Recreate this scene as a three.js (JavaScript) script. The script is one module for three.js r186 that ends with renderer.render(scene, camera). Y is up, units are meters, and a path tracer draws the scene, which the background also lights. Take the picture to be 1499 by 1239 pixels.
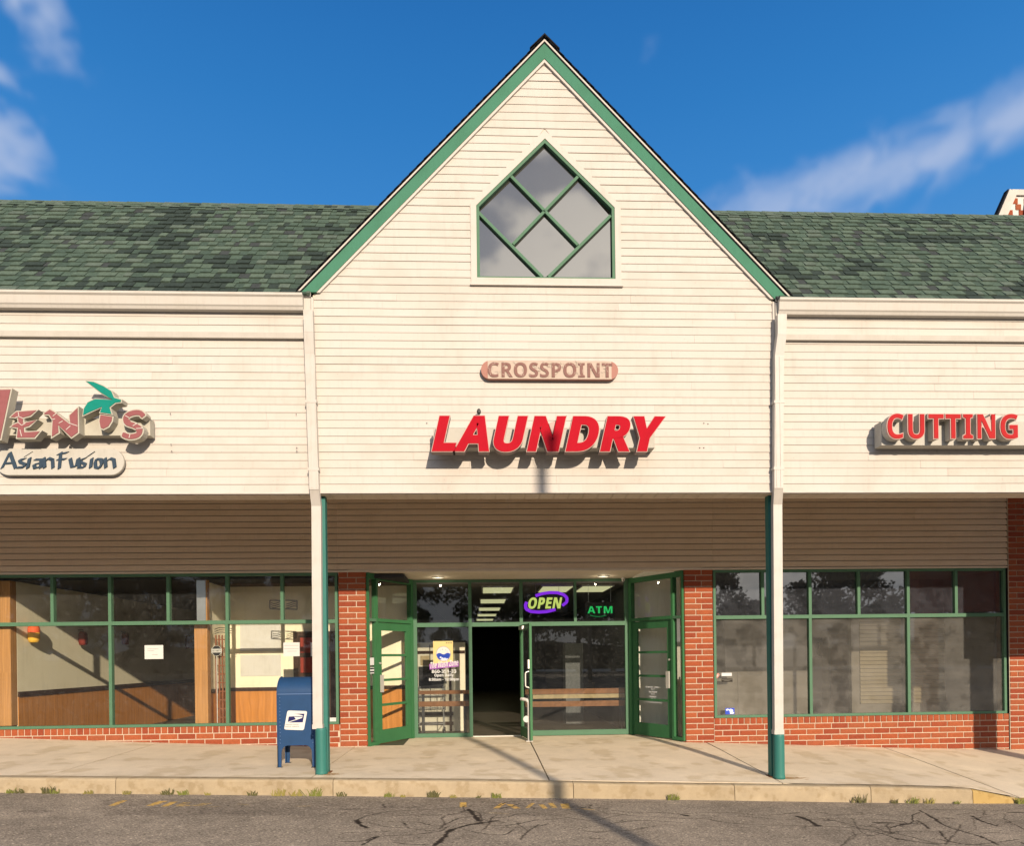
import * as THREE from 'three';
import { mergeGeometries } from 'three/addons/utils/BufferGeometryUtils.js';
import { FontLoader } from 'three/addons/loaders/FontLoader.js';
import { RectAreaLightUniformsLib } from 'three/addons/lights/RectAreaLightUniformsLib.js';

// ------------------------------------------------------------------ camera, sky, sun, exposure
const scene = new THREE.Scene();
const F = 1040, CX = 749.5, CY = 963, EYE = 1.554, CZ = 12.5;
const camera = new THREE.PerspectiveCamera(2 * Math.atan(CY / F) * 180 / Math.PI, 1499 / (2 * CY), 0.1, 600);
camera.position.set(0, EYE, CZ);
camera.rotation.set(0, -2.5 * Math.PI / 180, -0.0122, 'YXZ');
camera.setViewOffset(1499, 2 * CY, 0, 0, 1499, 1239);
camera.updateMatrixWorld(true);
scene.add(camera);

const renderer = new THREE.WebGLRenderer({ antialias: true });
renderer.setSize(1024, 847);
renderer.toneMapping = THREE.LinearToneMapping;
renderer.toneMappingExposure = 1.5;
renderer.shadowMap.enabled = true;
renderer.shadowMap.type = THREE.PCFSoftShadowMap;

const SUNX = .275, SUNY = .345, SUN = new THREE.Vector3(SUNX, SUNY, 1).normalize();
const sun = new THREE.DirectionalLight(new THREE.Color(1, 0.83, 0.645), 4.3);
sun.position.copy(SUN).multiplyScalar(60);
sun.castShadow = true;
sun.shadow.mapSize.set(4096, 4096);
Object.assign(sun.shadow.camera, { left: -22, right: 22, top: 18, bottom: -14, near: 1, far: 140 });
scene.add(sun, sun.target);
RectAreaLightUniformsLib.init();

// noise -------------------------------------------------------------
let seed = 7;
const rnd = () => { seed = (seed + 0x6d2b79f5) | 0; let t = Math.imul(seed ^ (seed >>> 15), 1 | seed); t = (t + Math.imul(t ^ (t >>> 7), 61 | t)) ^ t; return ((t ^ (t >>> 14)) >>> 0) / 4294967296; };
const rr = (a, b) => a + (b - a) * rnd();
const hash = (x, y, s = 0) => { let h = Math.imul(x | 0, 374761393) + Math.imul(y | 0, 668265263) + Math.imul(s | 0, 974634777); h = Math.imul(h ^ (h >>> 13), 1274126177); h ^= h >>> 16; return (h >>> 0) / 4294967296; };
const md = (a, n) => ((a % n) + n) % n;
function vnoise(x, y, per = 0, s = 0) {
  const xi = Math.floor(x), yi = Math.floor(y), fx = x - xi, fy = y - yi, u = fx * fx * (3 - 2 * fx), v = fy * fy * (3 - 2 * fy);
  const w = (a) => per ? md(a, per) : a;
  const a = hash(w(xi), w(yi), s), b = hash(w(xi + 1), w(yi), s), c = hash(w(xi), w(yi + 1), s), d = hash(w(xi + 1), w(yi + 1), s);
  return (a + (b - a) * u) * (1 - v) + (c + (d - c) * u) * v;
}
function fbm(x, y, oct, per = 0, s = 0) { let r = 0, a = 0.5, t = 0; for (let i = 0; i < oct; i++) { r += a * vnoise(x, y, per, s + i * 17); t += a; x *= 2; y *= 2; per *= 2; a *= 0.5; } return r / t; }
const sst = (a, b, x) => { const t = Math.min(1, Math.max(0, (x - a) / (b - a))); return t * t * (3 - 2 * t); };
const mix = (a, b, t) => a + (b - a) * t;

// the sky: deep evening blue, a few thin clouds, brighter and warmer towards the sun
{
  const w = 1536, h = 768, data = new Float32Array(w * h * 4);
  const ramp = [[-90, .2, .2, .2], [0, .46, .56, .70], [12, .24, .42, .70], [22, .105, .32, .68], [30, .052, .262, .655], [37, .032, .208, .565], [44, .021, .158, .475], [60, .013, .11, .38], [90, .009, .08, .31]];
  // az (deg from -z towards +x), elevation, half width, half height, tilt, strength
  const puffs = [[-30.9, 37.8, 1.8, 3, 0.5, .75], [-34, 30.3, 2.8, 2.3, 0.2, .95], [-33.4, 34.2, 2.2, .8, -.2, .5], [-39, 29, 4.5, 3.5, 0, 1], [24, 30.2, 8, 2.8, 0.0, .75], [31, 31, 10, 2.0, 0.03, .85], [41, 31.4, 9, 2.2, 0.03, .9], [20, 29, 7, 2.4, 0, .75], [13.9, 39.3, 1.2, 2.2, 0, .28], [-48, 36, 8, 5, .2, .8], [54, 32, 8, 2.5, 0, .7]];
  for (let j = 0; j < h; j++) {
    const el = (j + .5) / h * 180 - 90, er = el * Math.PI / 180, y = Math.sin(er), ce = Math.cos(er);
    let k = 0; while (k < ramp.length - 2 && el > ramp[k + 1][0]) k++;
    const t = (el - ramp[k][0]) / (ramp[k + 1][0] - ramp[k][0]);
    for (let i = 0; i < w; i++) {
      const ph = ((i + .5) / w - .5) * 2 * Math.PI, x = ce * Math.cos(ph), z = ce * Math.sin(ph);
      let c = [1, 2, 3].map((n) => mix(ramp[k][n], ramp[k + 1][n], t) * .64);
      if (el > 0) {
        const ca = Math.max(0, x * SUN.x + y * SUN.y + z * SUN.z), g = .22 * ca ** 4 + .75 * ca ** 24;
        const az = Math.atan2(x, -z) * 180 / Math.PI;
        let d = 0, edge = 0; const back0 = sst(50, 80, Math.abs(az));
        for (const [a, e, rx, ry, tl, s] of puffs) {
          const da0 = (az - a) * ce, de0 = el - e; if (Math.abs(da0) > 20 || Math.abs(de0) > 14) continue;
          const da = da0 + de0 * tl, de = de0 - da0 * tl * .8, q = (da / rx) ** 2 + (de / ry) ** 2;
          edge = Math.max(edge, s * Math.exp(-q * .9));
        }
        if (edge > .02) { const wx = fbm(az * .35, el * .5 + 7, 3, 0, 5) * 3, n = fbm(az * .42 + 40 + wx, el * .85 + wx * .6, 6, 0, 3); d = .92 * sst(.26, 1.0, edge * .95 + (n - .47) * (az > 0 ? .62 : 1.05)) * sst(.02, .2, edge); }
        const back = sst(50, 80, Math.abs(az));
        if (back > 0 && y > .03) { const q = fbm(x / (y + .12) * 9 + 9, z / (y + .12) * 9, 5, 0, 11); d = Math.max(d, back * .95 * sst(.42, .58, q)); }
        d *= sst(2, 12, el);
        const lit = back0 * .5, cl = [.29 + lit + g * 1.2, .355 + lit * .9 + g, .50 + lit * .7 + g * .7];
        c = [c[0] + g, c[1] + g * .8, c[2] + g * .5].map((v, n) => mix(v, cl[n], d * .92));
      }
      data.set([...c, 1], (j * w + i) * 4);
    }
  }
  const sky = new THREE.DataTexture(data, w, h, THREE.RGBAFormat, THREE.FloatType);
  sky.mapping = THREE.EquirectangularReflectionMapping;
  sky.magFilter = sky.minFilter = THREE.LinearFilter;
  sky.needsUpdate = true;
  scene.background = sky; scene.environment = sky;
}

// ------------------------------------------------------------------ helpers
const CQ = camera.quaternion.clone();
function P(px, py, z) { // the point of the upright plane z = const that a photo pixel shows
  const d = new THREE.Vector3((px - CX) / F, -(py - CY) / F, -1).applyQuaternion(CQ), t = (z - CZ) / d.z;
  return [d.x * t, EYE + d.y * t];
}
const PX = (px, py, z) => P(px, py, z)[0], PY = (px, py, z) => P(px, py, z)[1];
const lin = (hex) => new THREE.Color(hex);
const used = new Map();
function numbered(n) { const k = used.get(n) || 0; used.set(n, k + 1); return k ? `${n}_${String(k).padStart(3, '0')}` : n; }
function thing(name, label, category, pos = [0, 0, 0], group) {
  const o = new THREE.Group(); o.name = numbered(name); o.position.set(...pos); o.userData = { label, category }; if (group) o.userData.group = group; scene.add(o); return o;
}
function tag(o, label, category, group) { o.name = numbered(o.name); o.userData = { label, category }; if (group) o.userData.group = group; scene.add(o); return o; }
function struct(name, geo, mat) { const m = new THREE.Mesh(geo, mat); m.name = numbered(name); m.userData = { kind: 'structure', label: '' }; delete m.userData.label; scene.add(m); return m; }
function part(name, geo, mat, parent, pos) { const m = new THREE.Mesh(geo, mat); m.name = name; if (pos) m.position.set(...pos); if (parent) parent.add(m); return m; }
// uv in metres on every face, by the way the face points
function metres(g) {
  g = g.index ? g.toNonIndexed() : g;
  g.computeVertexNormals();
  const p = g.attributes.position, n = g.attributes.normal, uv = new Float32Array(p.count * 2);
  for (let i = 0; i < p.count; i += 3) {
    const ax = Math.abs(n.getX(i)), ay = Math.abs(n.getY(i)), az = Math.abs(n.getZ(i));
    for (let j = i; j < i + 3; j++) {
      const x = p.getX(j), y = p.getY(j), z = p.getZ(j);
      uv[2 * j] = ax > ay && ax > az ? z : x; uv[2 * j + 1] = ay >= ax && ay >= az ? z : y;
    }
  }
  g.setAttribute('uv', new THREE.BufferAttribute(uv, 2));
  return g;
}
const box = (x0, x1, y0, y1, z0, z1) => { const g = new THREE.BoxGeometry(x1 - x0, y1 - y0, z1 - z0); g.translate((x0 + x1) / 2, (y0 + y1) / 2, (z0 + z1) / 2); return metres(g); };
// a hexahedron: four corners of the front (anticlockwise from bottom left) and of the back
function hexa(f, b) {
  const v = [...f, ...b], q = [[0, 1, 2, 3], [5, 4, 7, 6], [4, 0, 3, 7], [1, 5, 6, 2], [3, 2, 6, 7], [4, 5, 1, 0]], a = [];
  for (const [i, j, k, l] of q) for (const n of [i, j, k, i, k, l]) a.push(...v[n]);
  const g = new THREE.BufferGeometry(); g.setAttribute('position', new THREE.Float32BufferAttribute(a, 3)); return metres(g);
}
// a lapped board: its lower edge stands proud
const lap = (xl0, xr0, xl1, xr1, y0, y1, z, out = .017, back = .004) => hexa([[xl0, y0, z + out], [xr0, y0, z + out], [xr1, y1, z + back], [xl1, y1, z + back]], [[xl0, y0, z - .01], [xr0, y0, z - .01], [xr1, y1, z - .01], [xl1, y1, z - .01]]);
const poly = (pts, holes = []) => { const s = new THREE.Shape(pts.map(([x, y]) => new THREE.Vector2(x, y))); for (const h of holes) s.holes.push(new THREE.Path(h.map(([x, y]) => new THREE.Vector2(x, y)))); return s; };
const ext = (shape, z0, z1, bevel = 0) => { const g = new THREE.ExtrudeGeometry(shape, { depth: z1 - z0 - 2 * bevel, bevelEnabled: bevel > 0, bevelSize: bevel, bevelThickness: bevel, bevelSegments: 2, curveSegments: 8 }); g.translate(0, 0, z0 + bevel); return metres(g); };
// a bar of width w from a to b in the plane z0..z1
function bar(a, b, w, z0, z1) { const dx = b[0] - a[0], dy = b[1] - a[1], l = Math.hypot(dx, dy), nx = -dy / l * w / 2, ny = dx / l * w / 2; return hexa([[a[0] - nx, a[1] - ny, z1], [b[0] - nx, b[1] - ny, z1], [b[0] + nx, b[1] + ny, z1], [a[0] + nx, a[1] + ny, z1]], [[a[0] - nx, a[1] - ny, z0], [b[0] - nx, b[1] - ny, z0], [b[0] + nx, b[1] + ny, z0], [a[0] + nx, a[1] + ny, z0]]); }
const tube = (pts, r, seg = 24, rad = 10) => new THREE.TubeGeometry(new THREE.CatmullRomCurve3(pts.map((p) => new THREE.Vector3(...p)), false, 'catmullrom', .15), seg, r, rad);
const cyl = (r0, r1, h, n = 16) => new THREE.CylinderGeometry(r0, r1, h, n);

// ------------------------------------------------------------------ textures and materials
function dataTex(n, fn, srgb = true, m = n) {
  const d = new Uint8Array(n * m * 4);
  for (let j = 0; j < m; j++) for (let i = 0; i < n; i++) { const c = fn(i / n, j / m, i, j); for (let k = 0; k < 3; k++) d[(j * n + i) * 4 + k] = Math.max(0, Math.min(255, (Array.isArray(c) ? c[k] : c) * 255)); d[(j * n + i) * 4 + 3] = 255; }
  const t = new THREE.DataTexture(d, n, m); t.wrapS = t.wrapT = THREE.RepeatWrapping; t.magFilter = THREE.LinearFilter; t.minFilter = THREE.LinearMipmapLinearFilter; t.generateMipmaps = true; if (srgb) t.colorSpace = THREE.SRGBColorSpace; t.needsUpdate = true; return t;
}
const rep = (t, mx, my = mx) => { const c = t.clone(); c.repeat.set(1 / mx, 1 / my); c.needsUpdate = true; return c; };
function canvasTex(w, h, draw) { const c = document.createElement('canvas'); c.width = w; c.height = h; const g = c.getContext('2d'); draw(g, w, h); const t = new THREE.CanvasTexture(c); t.colorSpace = THREE.SRGBColorSpace; t.anisotropy = 8; return t; }
const std = (o) => new THREE.MeshPhysicalMaterial({ roughness: .85, metalness: 0, specularIntensity: .3, ...o });
const phy = (o) => new THREE.MeshPhysicalMaterial({ roughness: .5, metalness: 0, ...o });
const rgb = (r, g, b) => new THREE.Color().setRGB(r, g, b);

const Tdirt = dataTex(512, (u, v) => { // weathered paint: faint blotches, drips and specks
  const a = fbm(u * 6, v * 6, 4, 6, 1), b = fbm(u * 60, v * 5, 3, 0, 5), c = hash(u * 512, v * 512, 3), e = 1 - .028 * sst(.5, .8, a) - .02 * sst(.55, .85, b) - .02 * c - (hash(u * 512 >> 1, v * 512 >> 1, 9) > .9992 ? .12 : 0);
  return [e, e * (1 - .012 * a), e * (1 - .035 * a)];
});
const Tgrain = dataTex(256, (u, v) => .72 + .28 * (fbm(u * 24, v * 24, 3, 24, 2) * .6 + hash(u * 256, v * 256, 4) * .4));
const Tfine = dataTex(256, (u, v) => fbm(u * 32, v * 32, 3, 32, 6) * .6 + hash(u * 256, v * 256, 8) * .4, false);
const Twood = dataTex(256, (u, v) => { const g = fbm(u * 26 + fbm(u * 4, v * 3, 2, 0, 4) * 3, v * 2.2, 3, 0, 7), k = .78 + .22 * g; return [k, k * .97, k * .93]; });
const Tconc = dataTex(1024, (u, v, i, j) => {
  const a = fbm(u * 5, v * 5, 5, 5, 21), b = fbm(u * 22, v * 22, 4, 22, 22), c = hash(i, j, 23), s = hash(i >> 1, j >> 1, 24);
  let e = .93 + .10 * (a - .5) + .05 * (b - .5) + .09 * (c - .5); if (s > .994) e -= .16; const st = sst(.56, .74, fbm(u * 9 + 3, v * 9, 4, 9, 25));
  return [e * (1 - .07 * st), e * (.965 - .08 * st), e * (.9 - .10 * st)];
});
const Tasph = dataTex(512, (u, v, i, j) => { const a = fbm(u * 6, v * 6, 4, 6, 31), c = hash(i, j, 33), d = hash(i >> 1, j >> 1, 35); const e = .48 + .12 * (a - .5) + .16 * (c - .5) + (d > .965 ? .22 : 0) - (d < .06 ? .12 : 0); return [e * 1.03, e * .985, e * .92]; });
const Tshin = dataTex(256, (u, v, i, j) => { const e = .74 + .3 * (hash(i, j, 41) - .5) + .16 * (fbm(u * 12, v * 12, 3, 12, 42) - .5); return [e, e, e]; });

const M = {
  cream: [0, 1, 2].map((i) => std({ color: rgb(.488 - i * .004, .458 - i * .004, .424 - i * .005), map: rep(Tdirt, 1.9 + i * .37, 2.3), roughness: .85 })),
  creamTrim: std({ color: rgb(.493, .463, .43), map: rep(Tdirt, 1.3), roughness: .8 }),
  tan: [0, 1].map((i) => std({ color: rgb(.60 - i * .02, .50 - i * .02, .385 - i * .02), map: rep(Tdirt, 1.6 + i * .5, 1.1), roughness: .7 })),
  soffit: std({ color: rgb(.60, .53, .44), map: rep(Tdirt, 1.7), roughness: .8 }),
  gutter: phy({ specularIntensity: .35, color: rgb(.455, .435, .40), map: rep(Tdirt, 1.2), roughness: .6 }),
  spout: phy({ specularIntensity: .4, color: rgb(.46, .44, .41), map: rep(Tdirt, .9), roughness: .5 }),
  green: phy({ specularIntensity: .5, color: rgb(.035, .135, .055), map: rep(Tdirt, .8), roughness: .55 }),
  greenPale: phy({ specularIntensity: .5, color: rgb(.068, .155, .095), map: rep(Tdirt, .7), roughness: .65 }),
  rake: std({ color: rgb(.054, .175, .115), map: rep(Tdirt, 1.1), roughness: .8 }),
  teal: phy({ specularIntensity: .5, color: rgb(.03, .15, .13), map: rep(Tdirt, .6), roughness: .5 }),
  dark: std({ color: rgb(.02, .02, .022), roughness: .8 }),
  bitumen: std({ color: rgb(.022, .022, .026), map: rep(Tshin, .3), roughness: .95 }),
  mortar: std({ color: rgb(.66, .54, .41), map: rep(Tgrain, .25), bumpMap: rep(Tfine, .2), bumpScale: .002, roughness: .95 }),
  brick: [[.37, .092, .038], [.335, .08, .036], [.39, .108, .045], [.30, .068, .033], [.355, .103, .047]].map(([r, g, b]) => std({ color: rgb(r, g, b), map: rep(Tgrain, .35), bumpMap: rep(Tfine, .18), bumpScale: .002, roughness: .85 })),
  concrete: [0, 1, 2].map((i) => std({ color: rgb(.76 - .015 * i, .70 - .014 * i, .61 - .012 * i), map: rep(Tconc, 2.6 + i * .3), bumpMap: rep(Tfine, .35), bumpScale: .0012, roughness: .9 })),
  kerb: [0, 1].map((i) => std({ color: rgb(.43 - .02 * i, .375 - .02 * i, .29 - .02 * i), map: rep(Tconc, .9 + .2 * i), bumpMap: rep(Tfine, .22), bumpScale: .006, roughness: .95 })),
  kerbYellow: std({ color: rgb(.42, .315, .14), map: rep(Tconc, .8), roughness: .85 }),
  white: std({ color: rgb(.56, .55, .53), map: rep(Tdirt, 1), roughness: .7 }),
  plaster: std({ color: rgb(.78, .77, .73), map: rep(Tdirt, 1.7), roughness: .9 }),
  wall: std({ color: rgb(.78, .72, .56), map: rep(Tdirt, 2.7), roughness: .85 }),
  wallGrey: std({ color: rgb(.56, .55, .52), map: rep(Tdirt, 2.1), roughness: .85 }),
  wains: std({ color: rgb(.60, .26, .065), map: rep(Twood, .9, 1.6), roughness: .5 }),
  wood: std({ color: rgb(.50, .27, .11), map: rep(Twood, .35, 1.4), roughness: .6 }),
  woodRail: std({ color: rgb(.36, .17, .075), map: rep(Twood, 1.6, .3), roughness: .6 }),
  woodPale: std({ color: rgb(.56, .46, .27), map: rep(Twood, 1.6, .3), roughness: .65 }),
  darkWood: std({ color: rgb(.055, .028, .018), map: rep(Twood, .5), roughness: .5 }),
  redDoor: std({ color: rgb(.30, .04, .025), map: rep(Twood, .3, .9), roughness: .5 }),
  lattice: std({ color: rgb(.26, .10, .05), map: rep(Twood, .3), roughness: .6 }),
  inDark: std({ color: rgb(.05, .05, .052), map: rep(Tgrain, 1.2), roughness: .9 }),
  inFloor: std({ color: rgb(.11, .10, .09), map: rep(Tconc, 1.7), roughness: .45 }),
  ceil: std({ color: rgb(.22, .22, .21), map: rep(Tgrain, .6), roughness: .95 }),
  steel: phy({ color: rgb(.55, .55, .54), metalness: .9, roughness: .32 }),
  alu: phy({ color: rgb(.62, .6, .55), metalness: .5, roughness: .4 }),
  darkMetal: phy({ color: rgb(.05, .05, .05), metalness: .6, roughness: .5 }),
  postBlue: phy({ specularIntensity: .6, color: rgb(.013, .05, .135), map: rep(Tdirt, .5), roughness: .42 }),
  rivet: phy({ color: rgb(.10, .17, .33), metalness: .5, roughness: .4 }),
  raceway: std({ color: rgb(.42, .41, .375), map: rep(Tdirt, .8) }),
  creamReturn: std({ color: rgb(.40, .385, .33), map: rep(Tdirt, .6) }),
  redFace: std({ specularIntensity: .2, color: rgb(.35, .006, .016), map: rep(Tdirt, .9), roughness: .8 }),
  redReturn: std({ color: rgb(.24, .19, .18), roughness: .6 }),
  redEdge: std({ color: rgb(.45, .32, .28) }),
  redFace2: std({ specularIntensity: .2, color: rgb(.36, .022, .024), map: rep(Tdirt, .6), roughness: .8 }),
  pinkFace: std({ color: rgb(.235, .085, .09), map: rep(Tdirt, .4) }),
  leaf: std({ color: rgb(.006, .19, .15), map: rep(Tdirt, .5) }),
  slate: std({ color: rgb(.032, .055, .085), map: rep(Tdirt, .3), roughness: .7 }),
  capsulePink: std({ color: rgb(.33, .165, .135), map: rep(Tdirt, .4), roughness: .7 }),
  capsulePale: std({ color: rgb(.43, .355, .30), map: rep(Tdirt, .35), roughness: .7 }),
  capsuleText: std({ color: rgb(.27, .145, .125), map: rep(Tgrain, .06), roughness: .8 }),
  paper: std({ color: rgb(.52, .53, .53), roughness: .8 }),
  grass: [[.15, .165, .04], [.23, .20, .06], [.10, .095, .04]].map(([r, g, b]) => std({ color: rgb(r, g, b), roughness: .8, side: THREE.DoubleSide })),
  foliage: [[.030, .055, .018], [.042, .07, .02], [.024, .042, .016]].map(([r, g, b]) => std({ color: rgb(r, g, b), roughness: .85, side: THREE.DoubleSide })),
  bark: std({ color: rgb(.07, .05, .035), map: rep(Tgrain, .4), roughness: .95 }),
};
const SHINGLE = [[.145, .205, .155], [.128, .186, .14], [.105, .16, .122], [.083, .128, .10], [.052, .076, .065], [.072, .085, .085], [.158, .21, .168]];
M.shingle = SHINGLE.map(([r, g, b]) => std({ color: rgb(r, g, b), map: rep(Tshin, .28), roughness: .95 }));
M.shingleVC = std({ color: 0xffffff, vertexColors: true, map: rep(Tshin, .28), roughness: .95 });
// glass: clean panes and dusty ones (a film of dirt with blotches and wipe marks)
const Tdust = dataTex(512, (u, v, i, j) => { // share of light that passes
  const a = fbm(u * 7, v * 7, 5, 7, 51), b = fbm(u * 30, v * 30, 3, 30, 52), s = hash(i, j, 53); return .998 - .012 * a - .012 * sst(.6, .85, b) - (s > .9990 ? .3 : 0);
}, false);
const Tfilm = dataTex(512, (u, v, i, j) => {
  const a = fbm(u * 5, v * 5, 5, 5, 61), b = fbm(u * 3 + a * 2, v * 26, 4, 0, 62), s = hash(i, j, 63), e = sst(.52, .7, fbm(u * 9 + 4, v * 9, 4, 9, 64)); return .855 + .10 * (a - .5) + .06 * (b - .5) + .05 * e - (s > .9985 ? .3 : 0);
}, false);
M.glass = phy({ color: rgb(.92, .94, .91), transmission: 1, transmissionMap: rep(Tdust, 1.3), roughness: .015, ior: 1.5 });
M.glassDark = phy({ color: rgb(.72, .75, .75), transmission: 1, transmissionMap: rep(Tdust, 1.1), roughness: .015, ior: 1.68 });
M.glassFilm = phy({ color: rgb(.45, .44, .405), transmission: 1, transmissionMap: rep(Tfilm, 1.7), roughness: .04, ior: 1.65 });
M.glassFilm2 = phy({ color: rgb(.18, .195, .235), transmission: 1, transmissionMap: rep(Tfilm, 1.2), roughness: .015, ior: 2.2 });
M.gableGlass = phy({ color: rgb(.045, .044, .038), map: rep(Tdirt, .9), roughness: .02, ior: 2.7 });
const glow = (r, g, b, k) => std({ color: rgb(.02, .02, .02), emissive: rgb(r, g, b), emissiveIntensity: k, roughness: .6 });

// ------------------------------------------------------------------ heights of the ground
const interp = (a, x) => { if (x <= a[0][0]) return a[0][1]; for (let i = 1; i < a.length; i++) if (x <= a[i][0]) return mix(a[i - 1][1], a[i][1], (x - a[i - 1][0]) / (a[i][0] - a[i - 1][0])); return a[a.length - 1][1]; };
const ZC = 3.36; // kerb edge
const line = (list, z) => list.map(([px, py]) => P(px, py, z));
const wallLine = line([[0, 1080], [250, 1088], [400, 1091.5], [500, 1094], [1010, 1086], [1290, 1094], [1470, 1097]], 0);
wallLine.unshift([-14, wallLine[0][1] + .12]); wallLine.push([14, wallLine[wallLine.length - 1][1] - .1]);
const kerbLine = line([[0, 1139], [450, 1142], [700, 1144], [900, 1148], [1300, 1153], [1420, 1156]], ZC);
kerbLine.unshift([-14, kerbLine[0][1] + .15]);
const roadLine = line([[0, 1161], [500, 1166], [900, 1170], [1300, 1176], [1450, 1177]], ZC + .02);
roadLine.unshift([-14, roadLine[0][1] + .12]); roadLine.push([14, roadLine[roadLine.length - 1][1] - .1]);
{ const e = PX(1500, 1175, ZC); kerbLine.push([e, interp(roadLine, e) + .035], [14, interp(roadLine, 14) + .03]); }
const gWall = (x) => interp(wallLine, x), gKerb = (x) => interp(kerbLine, x), gRoad = (x) => interp(roadLine, x);
const gWalk = (x, z) => mix(gWall(x), gKerb(x), Math.min(1, Math.max(0, z / ZC)));

// ------------------------------------------------------------------ ground: parking lot, kerb, sidewalk
function sheet(x0, x1, z0, z1, nx, nz, fy) {
  const g = new THREE.PlaneGeometry(x1 - x0, z1 - z0, nx, nz); g.rotateX(-Math.PI / 2); g.translate((x0 + x1) / 2, 0, (z0 + z1) / 2);
  const p = g.attributes.position; for (let i = 0; i < p.count; i++) p.setY(i, fy(p.getX(i), p.getZ(i))); g.computeVertexNormals(); return g;
}
const NX0 = -9, NX1 = 9, NZ0 = ZC + .02, NZ1 = 7.6;
{
  // the asphalt by the kerb: aggregate, tar-sealed cracks and what is left of yellow letters
  const TW = 2048, TH = 1024;
  const toT = (px, py) => { // photo pixel to the road (its height varies little with x)
    const d = new THREE.Vector3((px - CX) / F, -(py - CY) / F, -1).applyQuaternion(CQ); let t = 0; for (let k = 0, y = -.2; k < 6; k++) { t = (y - EYE) / d.y; y = gRoad(d.x * t); }
    return [(d.x * t - NX0) / (NX1 - NX0) * TW, (CZ + d.z * t - NZ0) / (NZ1 - NZ0) * TH];
  };
  const tex = canvasTex(TW, TH, (g) => {
    const im = g.createImageData(TW, TH), d = im.data;
    for (let j = 0; j < TH; j++) for (let i = 0; i < TW; i++) {
      const x = i / TW * 18, z = j / TH * 4.2, a = fbm(x * .9, z * 1.2, 4, 0, 71), b = fbm(x * 5, z * 5, 3, 0, 72), c = hash(i, j, 73), s = hash(i, j, 74);
      const s2 = hash(i >> 1, j >> 1, 76), s3 = hash((i + 1) >> 1, (j + 1) >> 1, 77); let e = 130 + 26 * (a - .5) + 26 * (b - .5) + 60 * (c - .5); if (s > .96) e += 70 * hash(i, j, 75) + 20; if (s2 > .955) e += 75 * hash(i >> 1, j >> 1, 78); if (s3 < .09) e -= 42;
      d.set([e * 1.02, e * .955, e * .87, 255], (j * TW + i) * 4);
    }
    g.putImageData(im, 0, 0);
    // worn yellow paint
    const yel = (pts, al) => { g.fillStyle = `rgba(222,178,84,${al})`; g.beginPath(); pts.forEach(([x, y], k) => { const [u, v] = toT(x, y); k ? g.lineTo(u, v) : g.moveTo(u, v); }); g.fill(); };
    const stroke = (x0, y0, x1, y1, w, al) => yel([[x0 - w, y0], [x0 + w, y0], [x1 + w, y1], [x1 - w, y1]], al);
    for (const [x0, y0, x1, y1, w, a] of [[183, 1172, 164, 1180, 5, .8], [240, 1173, 219, 1180, 6, .8], [256, 1174, 241, 1181, 5, .75], [275, 1175, 262, 1180, 6, .5], [283, 1179, 262, 1181, 7, .5], [305, 1176, 290, 1180, 7, .45], [322, 1181, 292, 1182, 6, .4], [455, 1180, 435, 1181, 8, .35], [350, 1177, 362, 1179, 5, .25]]) stroke(x0, y0, x1, y1, w, a);
    for (const [x0, y0, x1, y1, w, a] of [[678, 1175, 678, 1182, 5, .85], [737, 1176, 726, 1184, 4, .8], [746, 1178, 757, 1184, 5, .8], [780, 1176, 772, 1183, 3, .7], [792, 1178, 798, 1184, 4, .75], [806, 1176, 812, 1183, 4, .75], [826, 1177, 829, 1184, 6, .8], [848, 1184, 868, 1186, 5, .6], [715, 1190, 745, 1192, 6, .25]]) stroke(x0, y0, x1, y1, w, a);
    // wear through the paint
    for (let k = 0; k < 9000; k++) { const [u, v] = toT(150 + rnd() * 740, 1170 + rnd() * 24); const e = 70 + rnd() * 55; g.fillStyle = `rgba(${e},${e * .92},${e * .84},.75)`; g.fillRect(u, v, 1 + rnd() * 3.5, 1 + rnd() * 3); }
    // tar-sealed cracks
    const crack = (pts, w0, al = .8) => {
      const w = Math.max(3, w0 * .5);
      g.lineJoin = g.lineCap = 'round';
      for (let pass = 0; pass < 2; pass++) {
        const c = new THREE.CatmullRomCurve3(pts.map(([x, y]) => { const [u, v] = toT(x, y); return new THREE.Vector3(u, v, 0); })), n = pts.length * 9, q = c.getPoints(n);
        for (let k = 0; k < n; k++) { const ww = w * (.45 + .9 * vnoise(k * .35, w * 7 + pts[0][0], 0, 81)); g.strokeStyle = `rgba(36,30,26,${.85 * al * (.6 + .4 * hash(k, pts[0][0] | 0))})`; g.lineWidth = pass ? ww : ww * .5; g.beginPath(); g.moveTo(q[k].x + (hash(k, 5) - .5) * 2.4, q[k].y + (hash(k, 6) - .5) * 2.4); g.lineTo(q[k + 1].x + (hash(k + 1, 5) - .5) * 2.4, q[k + 1].y + (hash(k + 1, 6) - .5) * 2.4); g.stroke(); }
      }
    };
    const at = (ox, oy, s, arr) => arr.map(([x, y]) => [ox + x * s, oy + y * s]);
    const A = (arr, w, al) => crack(at(500, 1130, 1 / 3, arr), w, al), B = (arr, w, al) => crack(at(1000, 1140, 1 / 3, arr), w, al);
    A([[70, 215], [110, 195], [220, 175], [400, 165], [560, 155], [690, 148]], 6); A([[70, 215], [85, 235], [115, 248]], 12); A([[0, 308], [90, 305], [160, 285], [330, 275], [400, 268]], 5);
    A([[95, 322], [140, 295], [160, 285]], 9); A([[560, 165], [585, 195], [605, 218]], 13); A([[410, 327], [450, 290], [480, 258], [560, 235], [680, 215]], 14); A([[210, 220], [330, 222], [420, 240], [520, 205], [620, 190]], 6, .7);
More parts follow.
